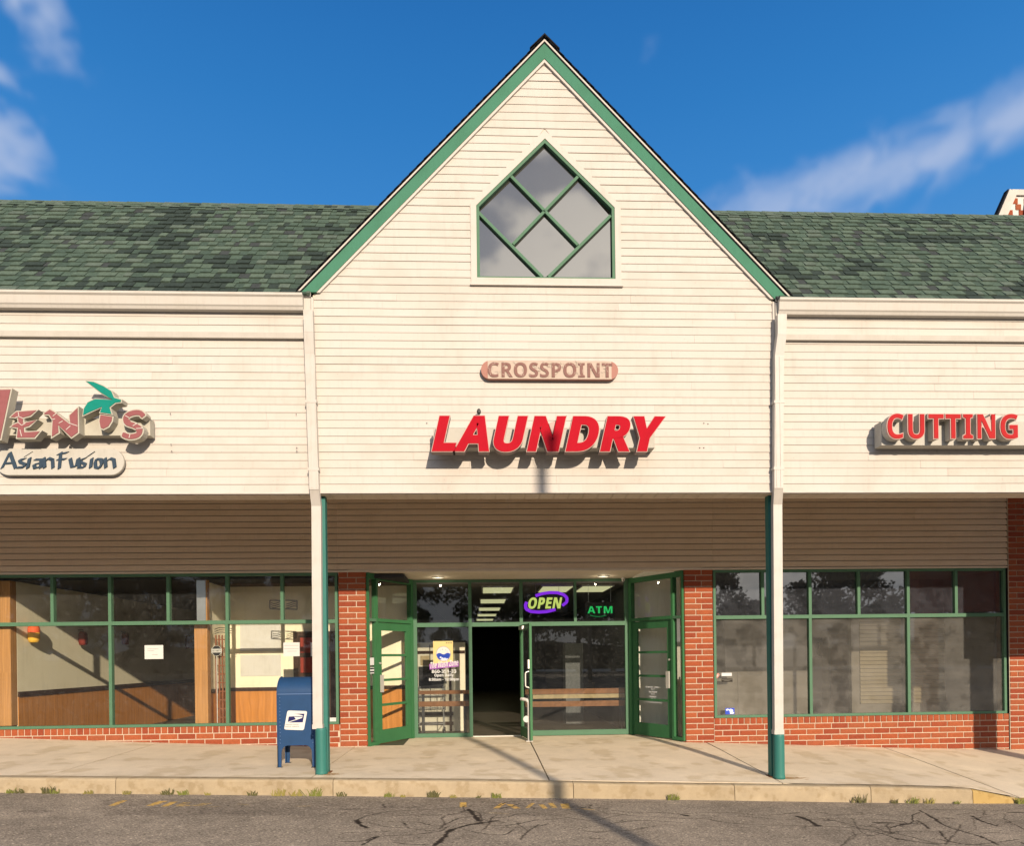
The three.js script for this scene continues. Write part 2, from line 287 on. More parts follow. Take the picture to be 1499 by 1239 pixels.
    A([[320, 188], [440, 192], [560, 178], [640, 182]], 5, .7); A([[300, 250], [420, 262], [470, 240]], 5, .6); A([[540, 255], [620, 272], [700, 278], [760, 255]], 4, .6); A([[650, 205], [720, 200], [790, 185], [860, 195]], 6, .65); A([[230, 312], [310, 320], [380, 322]], 6, .7);
    A([[690, 150], [740, 132], [820, 128], [900, 130]], 5, .7); A([[790, 300], [800, 280], [830, 255], [870, 232]], 4, .5); A([[620, 232], [700, 238], [780, 228], [850, 215], [960, 208]], 4, .55); A([[1210, 226], [1260, 218], [1340, 215], [1499, 224]], 7);
    A([[1190, 170], [1300, 182], [1400, 180], [1499, 188]], 5, .75); A([[1180, 182], [1300, 196], [1420, 202], [1499, 206]], 5, .75); A([[1095, 292], [1140, 295]], 6, .6); A([[890, 115], [960, 122]], 7, .6); A([[0, 268], [110, 266], [200, 264]], 4, .4);
    B([[0, 155], [120, 150], [240, 152], [330, 162], [420, 158], [510, 150]], 6); B([[0, 175], [100, 178], [160, 190], [260, 200], [420, 206], [560, 210], [700, 214], [840, 228], [980, 252], [1120, 285], [1250, 292]], 6); B([[0, 160], [20, 165]], 12);
    B([[500, 165], [545, 182], [590, 208]], 13); B([[240, 165], [330, 172], [420, 180], [560, 180], [700, 178], [900, 182], [960, 190]], 5, .75); B([[620, 165], [720, 160], [800, 158]], 4, .6); B([[590, 172], [680, 190], [760, 205], [880, 212], [990, 200], [1010, 160], [1050, 145]], 5, .7);
    B([[900, 245], [960, 232], [1080, 234], [1200, 236]], 5, .7); B([[1040, 140], [1090, 170], [1160, 212], [1240, 236], [1310, 258], [1380, 290]], 9); B([[1010, 140], [1180, 136], [1340, 142], [1499, 132]], 4, .6); B([[1270, 165], [1310, 188], [1380, 210]], 10, .8); B([[1130, 232], [1142, 255], [1180, 278], [1260, 290], [1360, 282], [1470, 268]], 6, .75);
    B([[930, 262], [1000, 275], [1120, 290]], 9, .7); B([[700, 200], [800, 225], [880, 245], [950, 270]], 4, .6); B([[1240, 240], [1340, 240], [1390, 236]], 5, .6); B([[1420, 190], [1450, 200], [1499, 225]], 5, .6); B([[1030, 185], [1060, 205], [1080, 222]], 7, .6); B([[910, 218], [950, 205], [985, 198]], 8, .7);
    for (let k = 0; k < 46; k++) { const z = k % 2, x0 = z ? 1180 + rnd() * 330 : 520 + rnd() * 380, y0 = z ? 1186 + rnd() * 50 : 1182 + rnd() * 46, p = [[x0, y0]]; let dx = (rnd() - .4) * 40, dy = (rnd() - .5) * 9; for (let q = 0; q < 4; q++) { const [u, v] = p[p.length - 1]; p.push([u + dx, Math.max(1176, v + dy)]); dx += (rnd() - .5) * 24; dy += (rnd() - .5) * 8; } crack(p, 3 + rnd() * 3, .18 + rnd() * .26); }
    g.fillStyle = 'rgba(38,32,28,.55)'; for (const [x, y, r] of [[1460, 150, 14], [880, 195, 16], [970, 200, 10], [640, 185, 10]]) { const [u, v] = toT(1000 + x / 3, 1140 + y / 3); g.beginPath(); g.ellipse(u, v, r, r * .6, 0, 0, 7); g.fill(); }
    for (const [x, y, r] of [[590, 1182, 20], [55, 1188, 16], [520, 1185, 14], [330, 1190, 20]]) { const [u, v] = toT(x, y); g.fillStyle = 'rgba(40,34,30,.16)'; for (let k = 0; k < 60; k++) { g.beginPath(); g.ellipse(u + (rnd() - .5) * r * 3, v + (rnd() - .5) * r * 1.6, rnd() * 7, rnd() * 4, 0, 0, 7); g.fill(); } }
  });
  const g = sheet(NX0, NX1, NZ0, NZ1, 60, 2, (x) => gRoad(x)); // uv 0..1 over the sheet, v = 0 at the far edge of z
  const near = std({ map: tex, color: rgb(1, .97, .92), bumpMap: rep(Tfine, .02, .06), bumpScale: .003, roughness: .92 });
  struct('parking_lot', g, near);
  const far = std({ map: rep(Tasph, 1.1), color: rgb(.86, .86, .88), roughness: .92 });
  const lot = (x0, x1, z0, z1, nx) => struct('parking_lot', metres(sheet(x0, x1, z0, z1, nx, 1, (x) => gRoad(x))), far);
  lot(-160, NX0, NZ0, NZ1, 40); lot(NX1, 160, NZ0, NZ1, 40); lot(-160, 160, NZ1, 75, 160);
  struct('meadow', metres(sheet(-200, 200, 75, 300, 2, 2, () => -.1)), std({ color: rgb(.10, .11, .05), map: rep(Tgrain, 3), roughness: 1 }));
}
{
  // kerb stones
  const root = new THREE.Group(); root.name = 'kerb'; root.userData = { kind: 'structure' }; scene.add(root);
  const yx = PX(1423, 1165, ZC), joints = [-13, -10, -7.4, -4.6, -1.9, PX(577, 1150, ZC) + 2.3, PX(1075, 1155, ZC), 5.1, yx, yx + 1.4, 9.5, 13];
  joints.forEach((x0, k) => {
    if (k === joints.length - 1) return; const x1 = joints[k + 1], n = 6, a = [];
    const prof = (x) => { const t = gKerb(x), b = gRoad(x) - .12; return [[ZC - .16, b], [ZC - .16, t + .003], [ZC - .03, t + .003], [ZC - .008, t - .006], [ZC + .005, t - .03], [ZC + .018, b]].map(([z, y]) => [x, y, z]); };
    const rows = []; for (let i = 0; i <= n; i++) rows.push(prof(mix(x0 + .004, x1 - .004, i / n)));
    for (let i = 0; i < n; i++) for (let j = 0; j < 6; j++) { const p = rows[i][j], q = rows[i + 1][j], r = rows[i + 1][(j + 1) % 6], s = rows[i][(j + 1) % 6]; a.push(...p, ...q, ...r, ...p, ...r, ...s); }
    for (const [r, fl] of [[rows[0], 0], [rows[n], 1]]) for (let j = 1; j < 5; j++) fl ? a.push(...r[0], ...r[j + 1], ...r[j]) : a.push(...r[0], ...r[j], ...r[j + 1]);
    const g = new THREE.BufferGeometry(); g.setAttribute('position', new THREE.Float32BufferAttribute(a, 3));
    part('kerb_stone', metres(g), Math.abs(x0 - yx) < .01 ? M.kerbYellow : M.kerb[k % 2], root);
  });
}
{
  const root = new THREE.Group(); root.name = 'sidewalk'; root.userData = { kind: 'structure' }; scene.add(root);
  const js = [-13, -8.8, PX(235, 1088, 0), PX(520, 1095, 0), PX(775, 1087, -.6), PX(1034, 1088, 0), PX(1294, 1095, 0), 10.2, 13];
  for (let k = 0; k < js.length - 1; k++) {
    const x0 = js[k] + .009, x1 = js[k + 1] - .009, mid = k === 3 || k === 4, zb = mid ? -1.5 : -.12, nx = 10, nz = 4, a = [];
    const top = sheet(x0, x1, zb, ZC - .163, nx, nz, (x, z) => gWalk(x, z)).toNonIndexed(); top.deleteAttribute('uv'); top.deleteAttribute('normal');
    // skirts so that the joint is a real gap
    const sk = (xa, za, xb, zb2) => { const ya = gWalk(xa, za), yb = gWalk(xb, zb2); a.push(xa, ya, za, xa, ya - .12, za, xb, yb - .12, zb2, xa, ya, za, xb, yb - .12, zb2, xb, yb, zb2); };
    sk(x0, zb, x0, ZC - .163); sk(x1, ZC - .163, x1, zb); sk(x0, ZC - .163, x1, ZC - .163);
    const s = new THREE.BufferGeometry(); s.setAttribute('position', new THREE.Float32BufferAttribute(a, 3));
    part('slab', metres(mergeGeometries([top, s])), M.concrete[k % 3], root);
  }
  part('slab_bed', metres(sheet(-13, 13, -1.5, ZC - .1, 26, 2, (x, z) => gWalk(x, z) - .035)), std({ color: rgb(.16, .14, .11), roughness: 1 }), root);
}
// ------------------------------------------------------------------ dimensions of the building
const ZF = 2.95, ZR = -1.25, TH = .30;
const XGL = PX(460, 600, ZF), XGR = PX(1133, 600, ZF);           // the gabled bay
const YB = PY(795, 721, ZF);                                    // lower edge of the fascia
const YHEAD = PY(516, 837, 0);                                  // underside of the siding above the windows
const YG = PY(795, 440, ZF);                                    // eaves
const CEIL = 4.66, EXP = .1065;
const PLX0 = PX(497, 960, 0), PLX1 = PX(536, 960, 0), PRX0 = PX(1003, 960, 0), PRX1 = PX(1044, 960, 0);   // entry piers
const RLX = PX(607, 960, ZR), RRX = PX(919, 960, ZR);          // corners of the recessed front
const XE = PX(1476, 960, 0);                                    // where the brick flank begins
const XW0 = -13, XW1 = 13.5;

const laundry = thing('gabled_storefront', 'cream clapboard storefront under a tall steep gable with a diamond window', 'building');
const restaurant = thing('restaurant_wing', 'shop wing with green shingle roof joined to the gable, faded pink and teal sign', 'building');
const salon = thing('salon_wing', 'shop wing with green shingle roof whose dusty windows stand beside a full height brick flank', 'building');

// clapboards over a region: spans(y0, y1) gives [xl0, xr0, xl1, xr1] runs of one course
function clad(parent, name, y0, y1, z, spans, mats, out = .0125, exp = EXP, joint = 3.3, gap = 0) {
  let k = 0;
  for (let y = y0; y < y1 - .012; y += exp, k++) {
    const yt = Math.min(y + exp, y1);
    for (const [a0, b0, a1, b1] of spans(y, yt)) {
      const cuts = []; let c = Math.min(a0, a1) + joint * (.25 + .75 * hash(k, 3, 7)); while (c < Math.max(b0, b1) - .5) { cuts.push(c); c += joint * (.8 + .3 * hash(k, cuts.length, 9)); }
      let l0 = a0, l1 = a1;
      const lim = (v, lo, hi) => Math.min(hi, Math.max(lo, v));
      for (const e of [...cuts.filter((v) => v > Math.max(a0, a1) + .2 && v < Math.min(b0, b1) - .2), null]) {
        const r0 = e === null ? b0 : e - .0008, r1 = e === null ? b1 : e - .0008, w = out * (.85 + .35 * hash(k, Math.round(l0 * 10), 13)), dy = .0022 * (hash(k, Math.round(l0 * 7), 15) - .5);
        if (Math.max(r0 - l0, r1 - l1) > .02) part(name, lap(l0, r0, l1, r1, y + dy + gap, yt, z + .0012 * (hash(k, Math.round(l0 * 9), 17)), w), mats[Math.floor(hash(k, Math.round(l0 * 5), 11) * mats.length)], parent);
        l0 = l1 = (e ?? 0) + .0008;
      }
    }
  }
}

// ------------------------------------------------------------------ the gable
const apexIn = P(796.5, 88, ZF), shL = P(459, 432, ZF), shR = P(1135, 438, ZF);
{
  const eave = (shL[1] + shR[1]) / 2, edgeL = (y) => y <= eave ? XGL : mix(XGL, apexIn[0], (y - eave) / (apexIn[1] - eave)), edgeR = (y) => y <= eave ? XGR : mix(XGR, apexIn[0], (y - eave) / (apexIn[1] - eave));
  // window outline (centre line of its green frame) and the cream casing round it
  const z = ZF, wl = P(697, 298, z), wt = P(797.5, 203.5, z), wr = P(899.5, 308, z), br = P(899.5, 408.5, z), bl = P(697, 407.5, z);
  const cx = wt[0], hw = (wr[0] - wl[0]) / 2, ysh = (wl[1] + wr[1]) / 2, yb = (br[1] + bl[1]) / 2, yt = wt[1], out = .08, sl = (yt - ysh) / hw;
  const fx = (y, o) => y < yb - o ? -1 : y <= ysh + o * .3 ? hw + o : Math.max(-1, (yt + o * 1.45 - y) / sl); // half width of the casing at a height
  const body = part('gable_wall', ext(poly([[XGL, YB], [XGR, YB], [XGR, eave], apexIn, [XGL, eave]], [[[cx - hw, yb], [cx - hw, ysh], [cx, yt], [cx + hw, ysh], [cx + hw, yb]]]), ZF - TH, ZF - .012), M.soffit, laundry);
  clad(body, 'clapboard', YB + .01, apexIn[1] - .03, ZF - .01, (y0, y1) => {
    const a0 = edgeL(y0) + .012, b0 = edgeR(y0) - .012, a1 = Math.min(edgeL(y1) + .012, apexIn[0]), b1 = Math.max(edgeR(y1) - .012, apexIn[0]), h0 = fx(y0, out), h1 = fx(y1, out);
    const m = fx((y0 + y1) / 2, out);
    if (m < 0) return [[a0, b0, a1, b1]];
    const g0 = h0 < 0 ? m : h0, g1 = h1 < 0 ? Math.max(m, 0) * (h0 < 0 ? 1 : .3) : h1;
    return [[a0, cx - g0, a1, cx - g1], [cx + g0, b0, cx + g1, b1]];
  }, M.cream);
  // corner boards and lower edge
  part('corner_board', box(XGL - .02, XGL + .012, YB, eave - .04, ZF - .03, ZF + .016), M.creamTrim, body);
  part('corner_board', box(XGR - .012, XGR + .02, YB, eave - .04, ZF - .03, ZF + .016), M.creamTrim, body);
  part('drip_edge', box(XGL, XGR, YB - .012, YB + .009, ZF - .012, ZF + .014), M.creamTrim, body);
  // vented underside of the fascia
  for (let x = XGL, i = 0; x < XGR - .02; x += .2, i++) part('soffit_panel', box(x + .004, Math.min(x + .196, XGR), YB - .022, YB - .013 - .003 * hash(i, 4), ZF - TH, ZF - .014), M.soffit, body);
  // diamond window
  const win = part('gable_window', (() => { // green frame round the outline
    const o = [[cx - hw, yb], [cx + hw, yb], [cx + hw, ysh], [cx, yt], [cx - hw, ysh]], f = .04, iy = f * Math.hypot(1, sl), ix = [[cx - hw + f, yb + f * .5], [cx - hw + f, ysh - f * .3], [cx, yt - iy], [cx + hw - f, ysh - f * .3], [cx + hw - f, yb + f * .5]];
    return ext(poly(o, [ix]), ZF - .085, ZF + .004);
  })(), M.greenPale, laundry);
  const bw = .038, mk = (a, b) => part('muntin', bar(P(...a, z), P(...b, z), bw, ZF - .07, ZF - .005), M.greenPale, win);
  mk([746, 255], [846, 358]); mk([846, 258], [751, 357]); mk([699, 309], [794, 405]); mk([894, 315], [803, 405]);
  // panes: the window's corners joined to the muntins, each with its own slight set
  const q = (...a) => a.map((e) => P(...e, z));
  const panes = [q([748, 256], [797, 208], [846, 259], [798, 309]), q([701, 305], [747, 256], [798, 308], [750, 357]), q([798, 308], [846, 259], [893, 312], [847, 358]), q([752, 357], [798, 308], [847, 358], [798, 404]), q([701, 405], [701, 309], [795, 405]), q([803, 405], [894, 314], [895, 405])];
  panes.forEach((p, i) => { const g = ext(poly(p), -.004, .004); const c = new THREE.Vector3(); g.computeBoundingBox(); g.boundingBox.getCenter(c); const m = part('pane', g.translate(-c.x, -c.y, -c.z), M.gableGlass, win, [c.x, c.y, ZF - .06]); m.rotation.set((hash(i, 1, 3) - .5) * .012, (hash(i, 2, 3) - .5) * .012, 0); });
  part('casing', ext(poly([[cx - hw - out, yb - out], [cx + hw + out, yb - out], [cx + hw + out, ysh + .03], [cx, yt + out * 1.45], [cx - hw - out, ysh + .03]], [[[cx - hw, yb], [cx - hw, ysh], [cx, yt], [cx + hw, ysh], [cx + hw, yb]]]), ZF - .012, ZF + .012), M.cream[0], win);
  part('sill', box(cx - hw - out - .01, cx + hw + out + .02, yb - out - .028, yb - out - .002, ZF - .01, ZF + .034), M.creamTrim, win);
  part('backing', box(cx - hw - .1, cx + hw + .1, yb - .1, yt + .1, ZF - TH - .05, ZF - TH - .01), M.dark, win);
  // rakes: green boards with a white drip edge, shingles above, white bead below
  const oL = P(437, 428, ZF), oR = P(1157, 438, ZF), oT = P(796.5, 60, ZF);
  const roof = part('gable_roof', (() => {
    const t = .045, zb = -3.2, zf = ZF + .05, A = [[oL[0] - .02, oL[1]], oT, [oR[0] + .02, oR[1]]];
    const g = ext(poly([A[0], [A[0][0] + .05, A[0][1] - .035], [oT[0], oT[1] - t * 1.45], [A[2][0] - .05, A[2][1] - .035], A[2], [oT[0], oT[1]]]), zb, zf); return g;
  })(), M.bitumen, laundry);
  for (const [o, s, e] of [[oL, shL, 1], [oR, shR, -1]]) {
    const drop = .052, wide = .215, top = (d) => [[o[0] + e * (d * .18), o[1] - d * .02 * 0], [oT[0], oT[1] - d]];
    // the board: between drop and drop + wide below the roof line, cut level at its foot
    const k = (oT[1] - o[1]) / (oT[0] - o[0]), yAt = (x, d) => o[1] + k * (x - o[0]) - d, foot = o[1] - .015, xAt = (d) => o[0] + (foot + d - o[1]) / k;
    part('rake_board', ext(poly([[xAt(drop), foot], [xAt(drop + wide), foot], [oT[0], oT[1] - drop - wide], [oT[0], oT[1] - drop]]), ZF + .006, ZF + .04), M.rake, roof);
    part('drip_edge', ext(poly([[xAt(drop - .03), foot + .004], [xAt(drop - .001), foot + .004], [oT[0], oT[1] - drop + .001], [oT[0], oT[1] - drop + .03]]), ZF + .012, ZF + .058), M.creamTrim, roof);
    part('rake_bead', ext(poly([[xAt(drop + wide + .001), foot], [xAt(drop + wide + .045), foot], [oT[0], oT[1] - drop - wide - .045], [oT[0], oT[1] - drop - wide - .001]]), ZF + .004, ZF + .03), M.creamTrim, roof);
    // edges of the shingle courses along the rake
    const L = Math.hypot(oT[0] - o[0], oT[1] - o[1]), ux = (oT[0] - o[0]) / L, uy = (oT[1] - o[1]) / L, nx = -uy * e, ny = ux * e;
    for (let d = 0; d < L; d += .143) {
      const l = Math.min(.2, L - d), a = [o[0] + ux * d, o[1] + uy * d], b = [o[0] + ux * (d + l), o[1] + uy * (d + l)], h0 = .010 + .003 * rnd(), h1 = .005;
      part('shingle_edge', hexa([[a[0], a[1], ZF + .075], [b[0], b[1], ZF + .075], [b[0] + nx * h1, b[1] + ny * h1, ZF + .075], [a[0] + nx * h0, a[1] + ny * h0, ZF + .075]].map((v) => v), [[a[0], a[1], ZF - 2.4], [b[0], b[1], ZF - 2.4], [b[0] + nx * h1, b[1] + ny * h1, ZF - 2.4], [a[0] + nx * h0, a[1] + ny * h0, ZF - 2.4]]), M.bitumen, roof);
    }
  }
  part('ridge_cap', ext(poly([[oT[0] - .2, oT[1] - .17], [oT[0], oT[1] + .012], [oT[0] + .2, oT[1] - .18], [oT[0] + .2, oT[1] - .16], [oT[0], oT[1] + .035], [oT[0] - .2, oT[1] - .16]]), ZF - 2, ZF + .085), M.bitumen, roof);
}

// ------------------------------------------------------------------ the wings: fascia, gutter, shingle roof
const ROWS = 21, PITCH = 1.25, DEEP = 1.92;
function wing(root, xa0, xb0, gx0, gx1, seedN, yTop) {
  let xa = xa0, xb = xb0;
  const z = ZF - .02, yl = YB, ye = yTop, ledge = P(xa < 0 ? 240 : 1320, xa < 0 ? 491 : 496, ZF)[1];
  const body = part('fascia_wall', box(xa, xb, yl, ye, z - TH, z - .012), M.soffit, root);
  clad(body, 'clapboard', yl + .01, ledge - .04, z - .01, () => [[xa, xb, xa, xb]], M.cream);
  clad(body, 'clapboard', ledge + .045, ye - .03, z - .01, () => [[xa, xb, xa, xb]], M.cream);
  part('drip_edge', box(xa, xb, yl - .012, yl + .009, z - .012, z + .014), M.creamTrim, body);
  part('ledge', hexa([[gx0, ledge - .04, z + .05], [gx1, ledge - .04, z + .05], [gx1, ledge + .03, z + .062], [gx0, ledge + .03, z + .062]], [[gx0, ledge - .04, z - .01], [gx1, ledge - .04, z - .01], [gx1, ledge + .044, z - .01], [gx0, ledge + .044, z - .01]]), M.gutter, body);
  for (let x = xa, i = 0; x < xb - .02; x += .2, i++) part('soffit_panel', box(x + .004, Math.min(x + .196, xb), yl - .022, yl - .013 - .004 * hash(i, seedN), z - TH, z - .014), M.soffit, body);
  { const a = xa < 0 ? gx1 + .002 : xa, b = xa < 0 ? xb : gx0 - .002; if (b - a > .01) part('eave_return', box(a, b, ye - .2, ye + .085, z - .01, z + .06), M.gutter, body); }
  // ogee gutter
  const pr = new THREE.Shape([[0, 0], [0, -.20], [.085, -.20], [.1, -.165], [.115, -.15], [.128, -.05], [.15, -.03], [.15, 0], [.135, 0], [.135, -.012]].map(([a, b]) => new THREE.Vector2(a, b)));
  const gg = new THREE.ExtrudeGeometry(pr, { depth: gx1 - gx0, bevelEnabled: false }); gg.rotateY(-Math.PI / 2); gg.scale(1, 1, 1); // profile's x becomes z
  gg.translate(gx1, ye + .03, z + .0);
  const gut = part('gutter', metres(gg), M.gutter, root);
  // roof deck and shingles; it runs on under the gable roof
  if (xa0 < 0) xb += 2.3; else xa -= 2.3;
  const y0 = ye + .035, zE = z + .09, zT = zE - DEEP, yT = y0 + DEEP * PITCH, L = Math.hypot(DEEP, DEEP * PITCH), uy = DEEP * PITCH / L, uz = -DEEP / L;
  const deck = (a, b, f) => hexa([[a, mix(y0, yT, f) - .03, mix(zE, zT, f) - .02], [b, mix(y0, yT, f) - .03, mix(zE, zT, f) - .02], [b, yT - .03, zT], [a, yT - .03, zT]], [[a, y0 - .1, zE - 2 * DEEP], [b, y0 - .1, zE - 2 * DEEP], [b, yT - .06, zT - .03], [a, yT - .06, zT - .03]]);
  const LOW = .26; // share of the slope that the gable wall interrupts
  const roof = part('roof', mergeGeometries(xa0 < 0 ? [deck(xa, xb0, 0), deck(xb0 + .001, xb, LOW)] : [deck(xa0, xb, 0), deck(xa, xa0 - .001, LOW)]), M.bitumen, root);
  part('roof_back', hexa([[xa, yT - .03, zT - .02], [xa, y0, zT - 2.2], [xb, y0, zT - 2.2], [xb, yT - .03, zT - .02]], [[xa, yT - .1, zT - .02], [xa, y0 - .1, zT - 2.2], [xb, y0 - .1, zT - 2.2], [xb, yT - .1, zT - .02]]), M.bitumen, root);
  const lift = .0045, ny = DEEP / L, nz = DEEP * PITCH / L, cells = [];
  for (let r = 0; r < ROWS; r++) {
    const s0 = L * r / ROWS, s1 = L * (r + 1.25) / ROWS; let x = xa - hash(r, seedN, 21) * .3, up = hash(r, seedN, 22) > .5, k = 0;
    while (x < xb) {
      const w = up ? .09 + .16 * hash(r * 131 + k, seedN, 23) : .06 + .11 * hash(r * 131 + k, seedN, 24);
      const h = up ? .02 : .008, t = hash(r * 131 + k, seedN, 25), tone = up ? [0, 1, 6, 2, 1, 0][Math.floor(t * 6)] : [2, 3, 4, 5, 3, 2, 1][Math.floor(t * 7)];
      const cut = s0 < L * LOW, x1 = Math.min(cut ? xb0 : xb, x + w), x0 = Math.max(cut ? xa0 : xa, x), blotch = fbm(x * .9 + seedN * 7, r * .3, 2, 0, 31) > .66 && t > .4 ? 4 : tone;
      if (x1 - x0 > .02) cells.push([r, x0 + .002, x1 - .002, s0, Math.min(s1, L), h, blotch]);
      x += w; up = !up; k++;
    }
  }
  const pt = (x, s, h) => [x, y0 + uy * s + ny * h, zE + uz * s + nz * h];
  const make = ([r, x0, x1, s0, s1, h]) => hexa([pt(x0, s0, h + lift), pt(x1, s0, h + lift), pt(x1, s1, .001), pt(x0, s1, .001)], [pt(x0, s0, -.012), pt(x1, s0, -.012), pt(x1, s1, -.014), pt(x0, s1, -.014)]);
  // the ones that show largest: lowest courses in view
  const inView = (c) => xa0 < 0 ? c[1] > -8.3 : c[2] < 9.2;
  let n = 0; const rest = [];
  for (const c of cells) { if (n < 300 && inView(c)) { n++; part('shingle', make(c), M.shingle[c[6]], roof); } else rest.push(c); }
  const gs = rest.map((c) => { const g = make(c), a = new Float32Array(g.attributes.position.count * 3), v = SHINGLE[c[6]], q = .93 + .14 * hash(c[0], Math.round(c[1] * 50), 5); for (let i = 0; i < a.length; i++) a[i] = v[i % 3] * q; g.setAttribute('color', new THREE.BufferAttribute(a, 3)); return g; });
  const field = part('shingle_field', mergeGeometries(gs), M.shingleVC, roof); field.userData.kind = 'stuff';
  for (let x = xa, i = 0; x < xb; x += .29, i++) { const w = Math.min(.33, xb - x); part('ridge_shingle', hexa([[x, yT - .15, zT + .155], [x + w, yT - .158, zT + .15], [x + w, yT + .006, zT - .005], [x, yT + .014, zT - .005]], [[x, yT - .17, zT - .155], [x + w, yT - .17, zT - .155], [x + w, yT - .012, zT - .012], [x, yT - .012, zT - .012]]), M.shingle[[0, 6, 1][i % 3]], roof); }
  return gut;
}
wing(restaurant, XW0, XGL - .021, XW0, PX(446, 445, ZF), 3, PY(240, 437, ZF));
wing(salon, XGR + .021, XW1, PX(1136, 445, ZF), XW1, 8, PY(1320, 447, ZF));

// ------------------------------------------------------------------ walls under the canopy
function canopyShell(root, xa, xb) {
  part('canopy_ceiling', box(xa, xb, CEIL, CEIL + .08, -14, ZF - TH - .02), M.tan[0], root);
  const w = part('siding_wall', box(xa, xb, YHEAD + .01, CEIL - .002, -.16, -.03), M.soffit, root);
  clad(w, 'clapboard', YHEAD + .02, CEIL - .01, -.002, () => [[xa, xb, xa, xb]], M.tan, .014, .1055, 3.8, .015);
  part('head_trim', box(xa, xb, YHEAD - .012, YHEAD + .017, -.15, .012), M.soffit, w);
}
canopyShell(restaurant, XW0, PLX0 - .01); canopyShell(laundry, PLX0 - .01 + .002, PRX1 + .01); canopyShell(salon, PRX1 + .012, XE - .01);

// bricks ------------------------------------------------------------
const BH = .1016, BL = .305, MJ = .0165;
const brickGeo = new Map();
function brickShape(l, h, d, v) { const k = [l, h, d].map((q) => q.toFixed(3)).join() + v; if (!brickGeo.has(k)) { const g = new THREE.BoxGeometry(l, h, d); const m = metres(g); const u = m.attributes.uv; for (let i = 0; i < u.count; i++) u.setXY(i, u.getX(i) + v * .137, u.getY(i) + v * .071); brickGeo.set(k, m); } return brickGeo.get(k); }
let bn = 0;
function brick(parent, x0, x1, y0, y1, z0, z1) {
  const l = x1 - x0, h = y1 - y0, d = z1 - z0; bn++;
  const m = part('brick', brickShape(l, h, d, bn % 3), M.brick[Math.floor(hash(bn, 3, 91) * 5)], parent, [(x0 + x1) / 2, (y0 + y1) / 2, (z0 + z1) / 2 + .003 * (hash(bn, 4, 91) - .5)]);
  m.rotation.set(0, (hash(bn, 5, 91) - .5) * .008, (hash(bn, 6, 91) - .5) * .006); return m;
}
function brickRun(parent, x0, x1, yTop, yBot, z1, depth, off = 0, low = null) {
  let r = 0;
  for (let y = yTop; y > yBot + .02; y -= BH, r++) {
    let x = x0 - ((r + off) % 2 ? BL / 2 : 0);
    while (x < x1 - .02) { const a = Math.max(x0, x) + MJ / 2, b = Math.min(x1, x + BL) - MJ / 2; if (b - a > .03 && (!low || y > Math.min(low(a), low(b)) - .01)) brick(parent, a, b, y - BH + MJ, y, z1 - depth, z1); x += BL; }
  }
}
const SILL = (PY(200, 1065, 0) + PY(1250, 1047, 0)) / 2 - .01;
function lowWall(root, xa, xb, vis0, vis1) {
  const w = part('brick_wall', box(xa, xb, -.5, SILL - .008, -.12, -.009), M.mortar, root);
  const n = Math.round((vis1 - vis0) / .1085), d = (vis1 - vis0) / n;
  for (let i = 0; i < n; i++) brick(w, vis0 + i * d + MJ / 2, vis0 + (i + 1) * d - MJ / 2, SILL - .112, SILL - .003, -.1, .002);
  brickRun(w, vis0, vis1, SILL - .112 - MJ, -.45, 0, .09, 0, gWall);
}
lowWall(restaurant, -11, PLX0 - .004, -8.9, PLX0 - .004); lowWall(salon, PRX1 + .004, XE - .006, PRX1 + .004, XE - .006);
function pier(root, x0, x1, yTop, flip) {
  const w = part('brick_pier', box(x0 + .006, x1 - .006, -.3, yTop - .004, -.33, -.006), M.mortar, root), half = x1 - x0 - BL;
  for (let y = yTop, r = 0; y > -.12; y -= BH, r++) {
    const c = (r + flip) % 2 ? x0 + BL : x0 + half;
    // the edge towards the entry is cut on the splay
    const end = (a, b, s) => { const l = (b - a) / 2, h = (BH - MJ) / 2, k = .05, f = [[-l, -h, .004], [l, -h, .004], [l, h, .004], [-l, h, .004]], g = f.map(([p, q]) => [p + (p * s > 0 ? s * k : 0), q, -.085]); bn++; part('brick', hexa(f, g), M.brick[Math.floor(hash(bn, 3, 91) * 5)], w, [(a + b) / 2, y - BH / 2 + MJ / 2, 0]); };
    if (flip) end(x0, c - MJ / 2, -1); else brick(w, x0, c - MJ / 2, y - BH + MJ, y, -.325, .004);
    if (flip) brick(w, c + MJ / 2, x1, y - BH + MJ, y, -.325, .004); else end(c + MJ / 2, x1, 1);
  }
}
pier(laundry, PLX0, PLX1, YHEAD - .014, 0); pier(laundry, PRX0, PRX1, YHEAD - .014, 1);
{ // the flank at the end, full height
  const w = part('brick_flank', box(XE, XW1, -.6, CEIL - .004, -.3, .011), M.mortar, salon);
  brickRun(w, XE + .004, XE + 1.6, CEIL - .02, -.45, .02, .1, 1, gWall);
  part('control_joint', box(XE - .005, XE + .003, -.5, CEIL - .01, -.1, .004), M.dark, w);
}

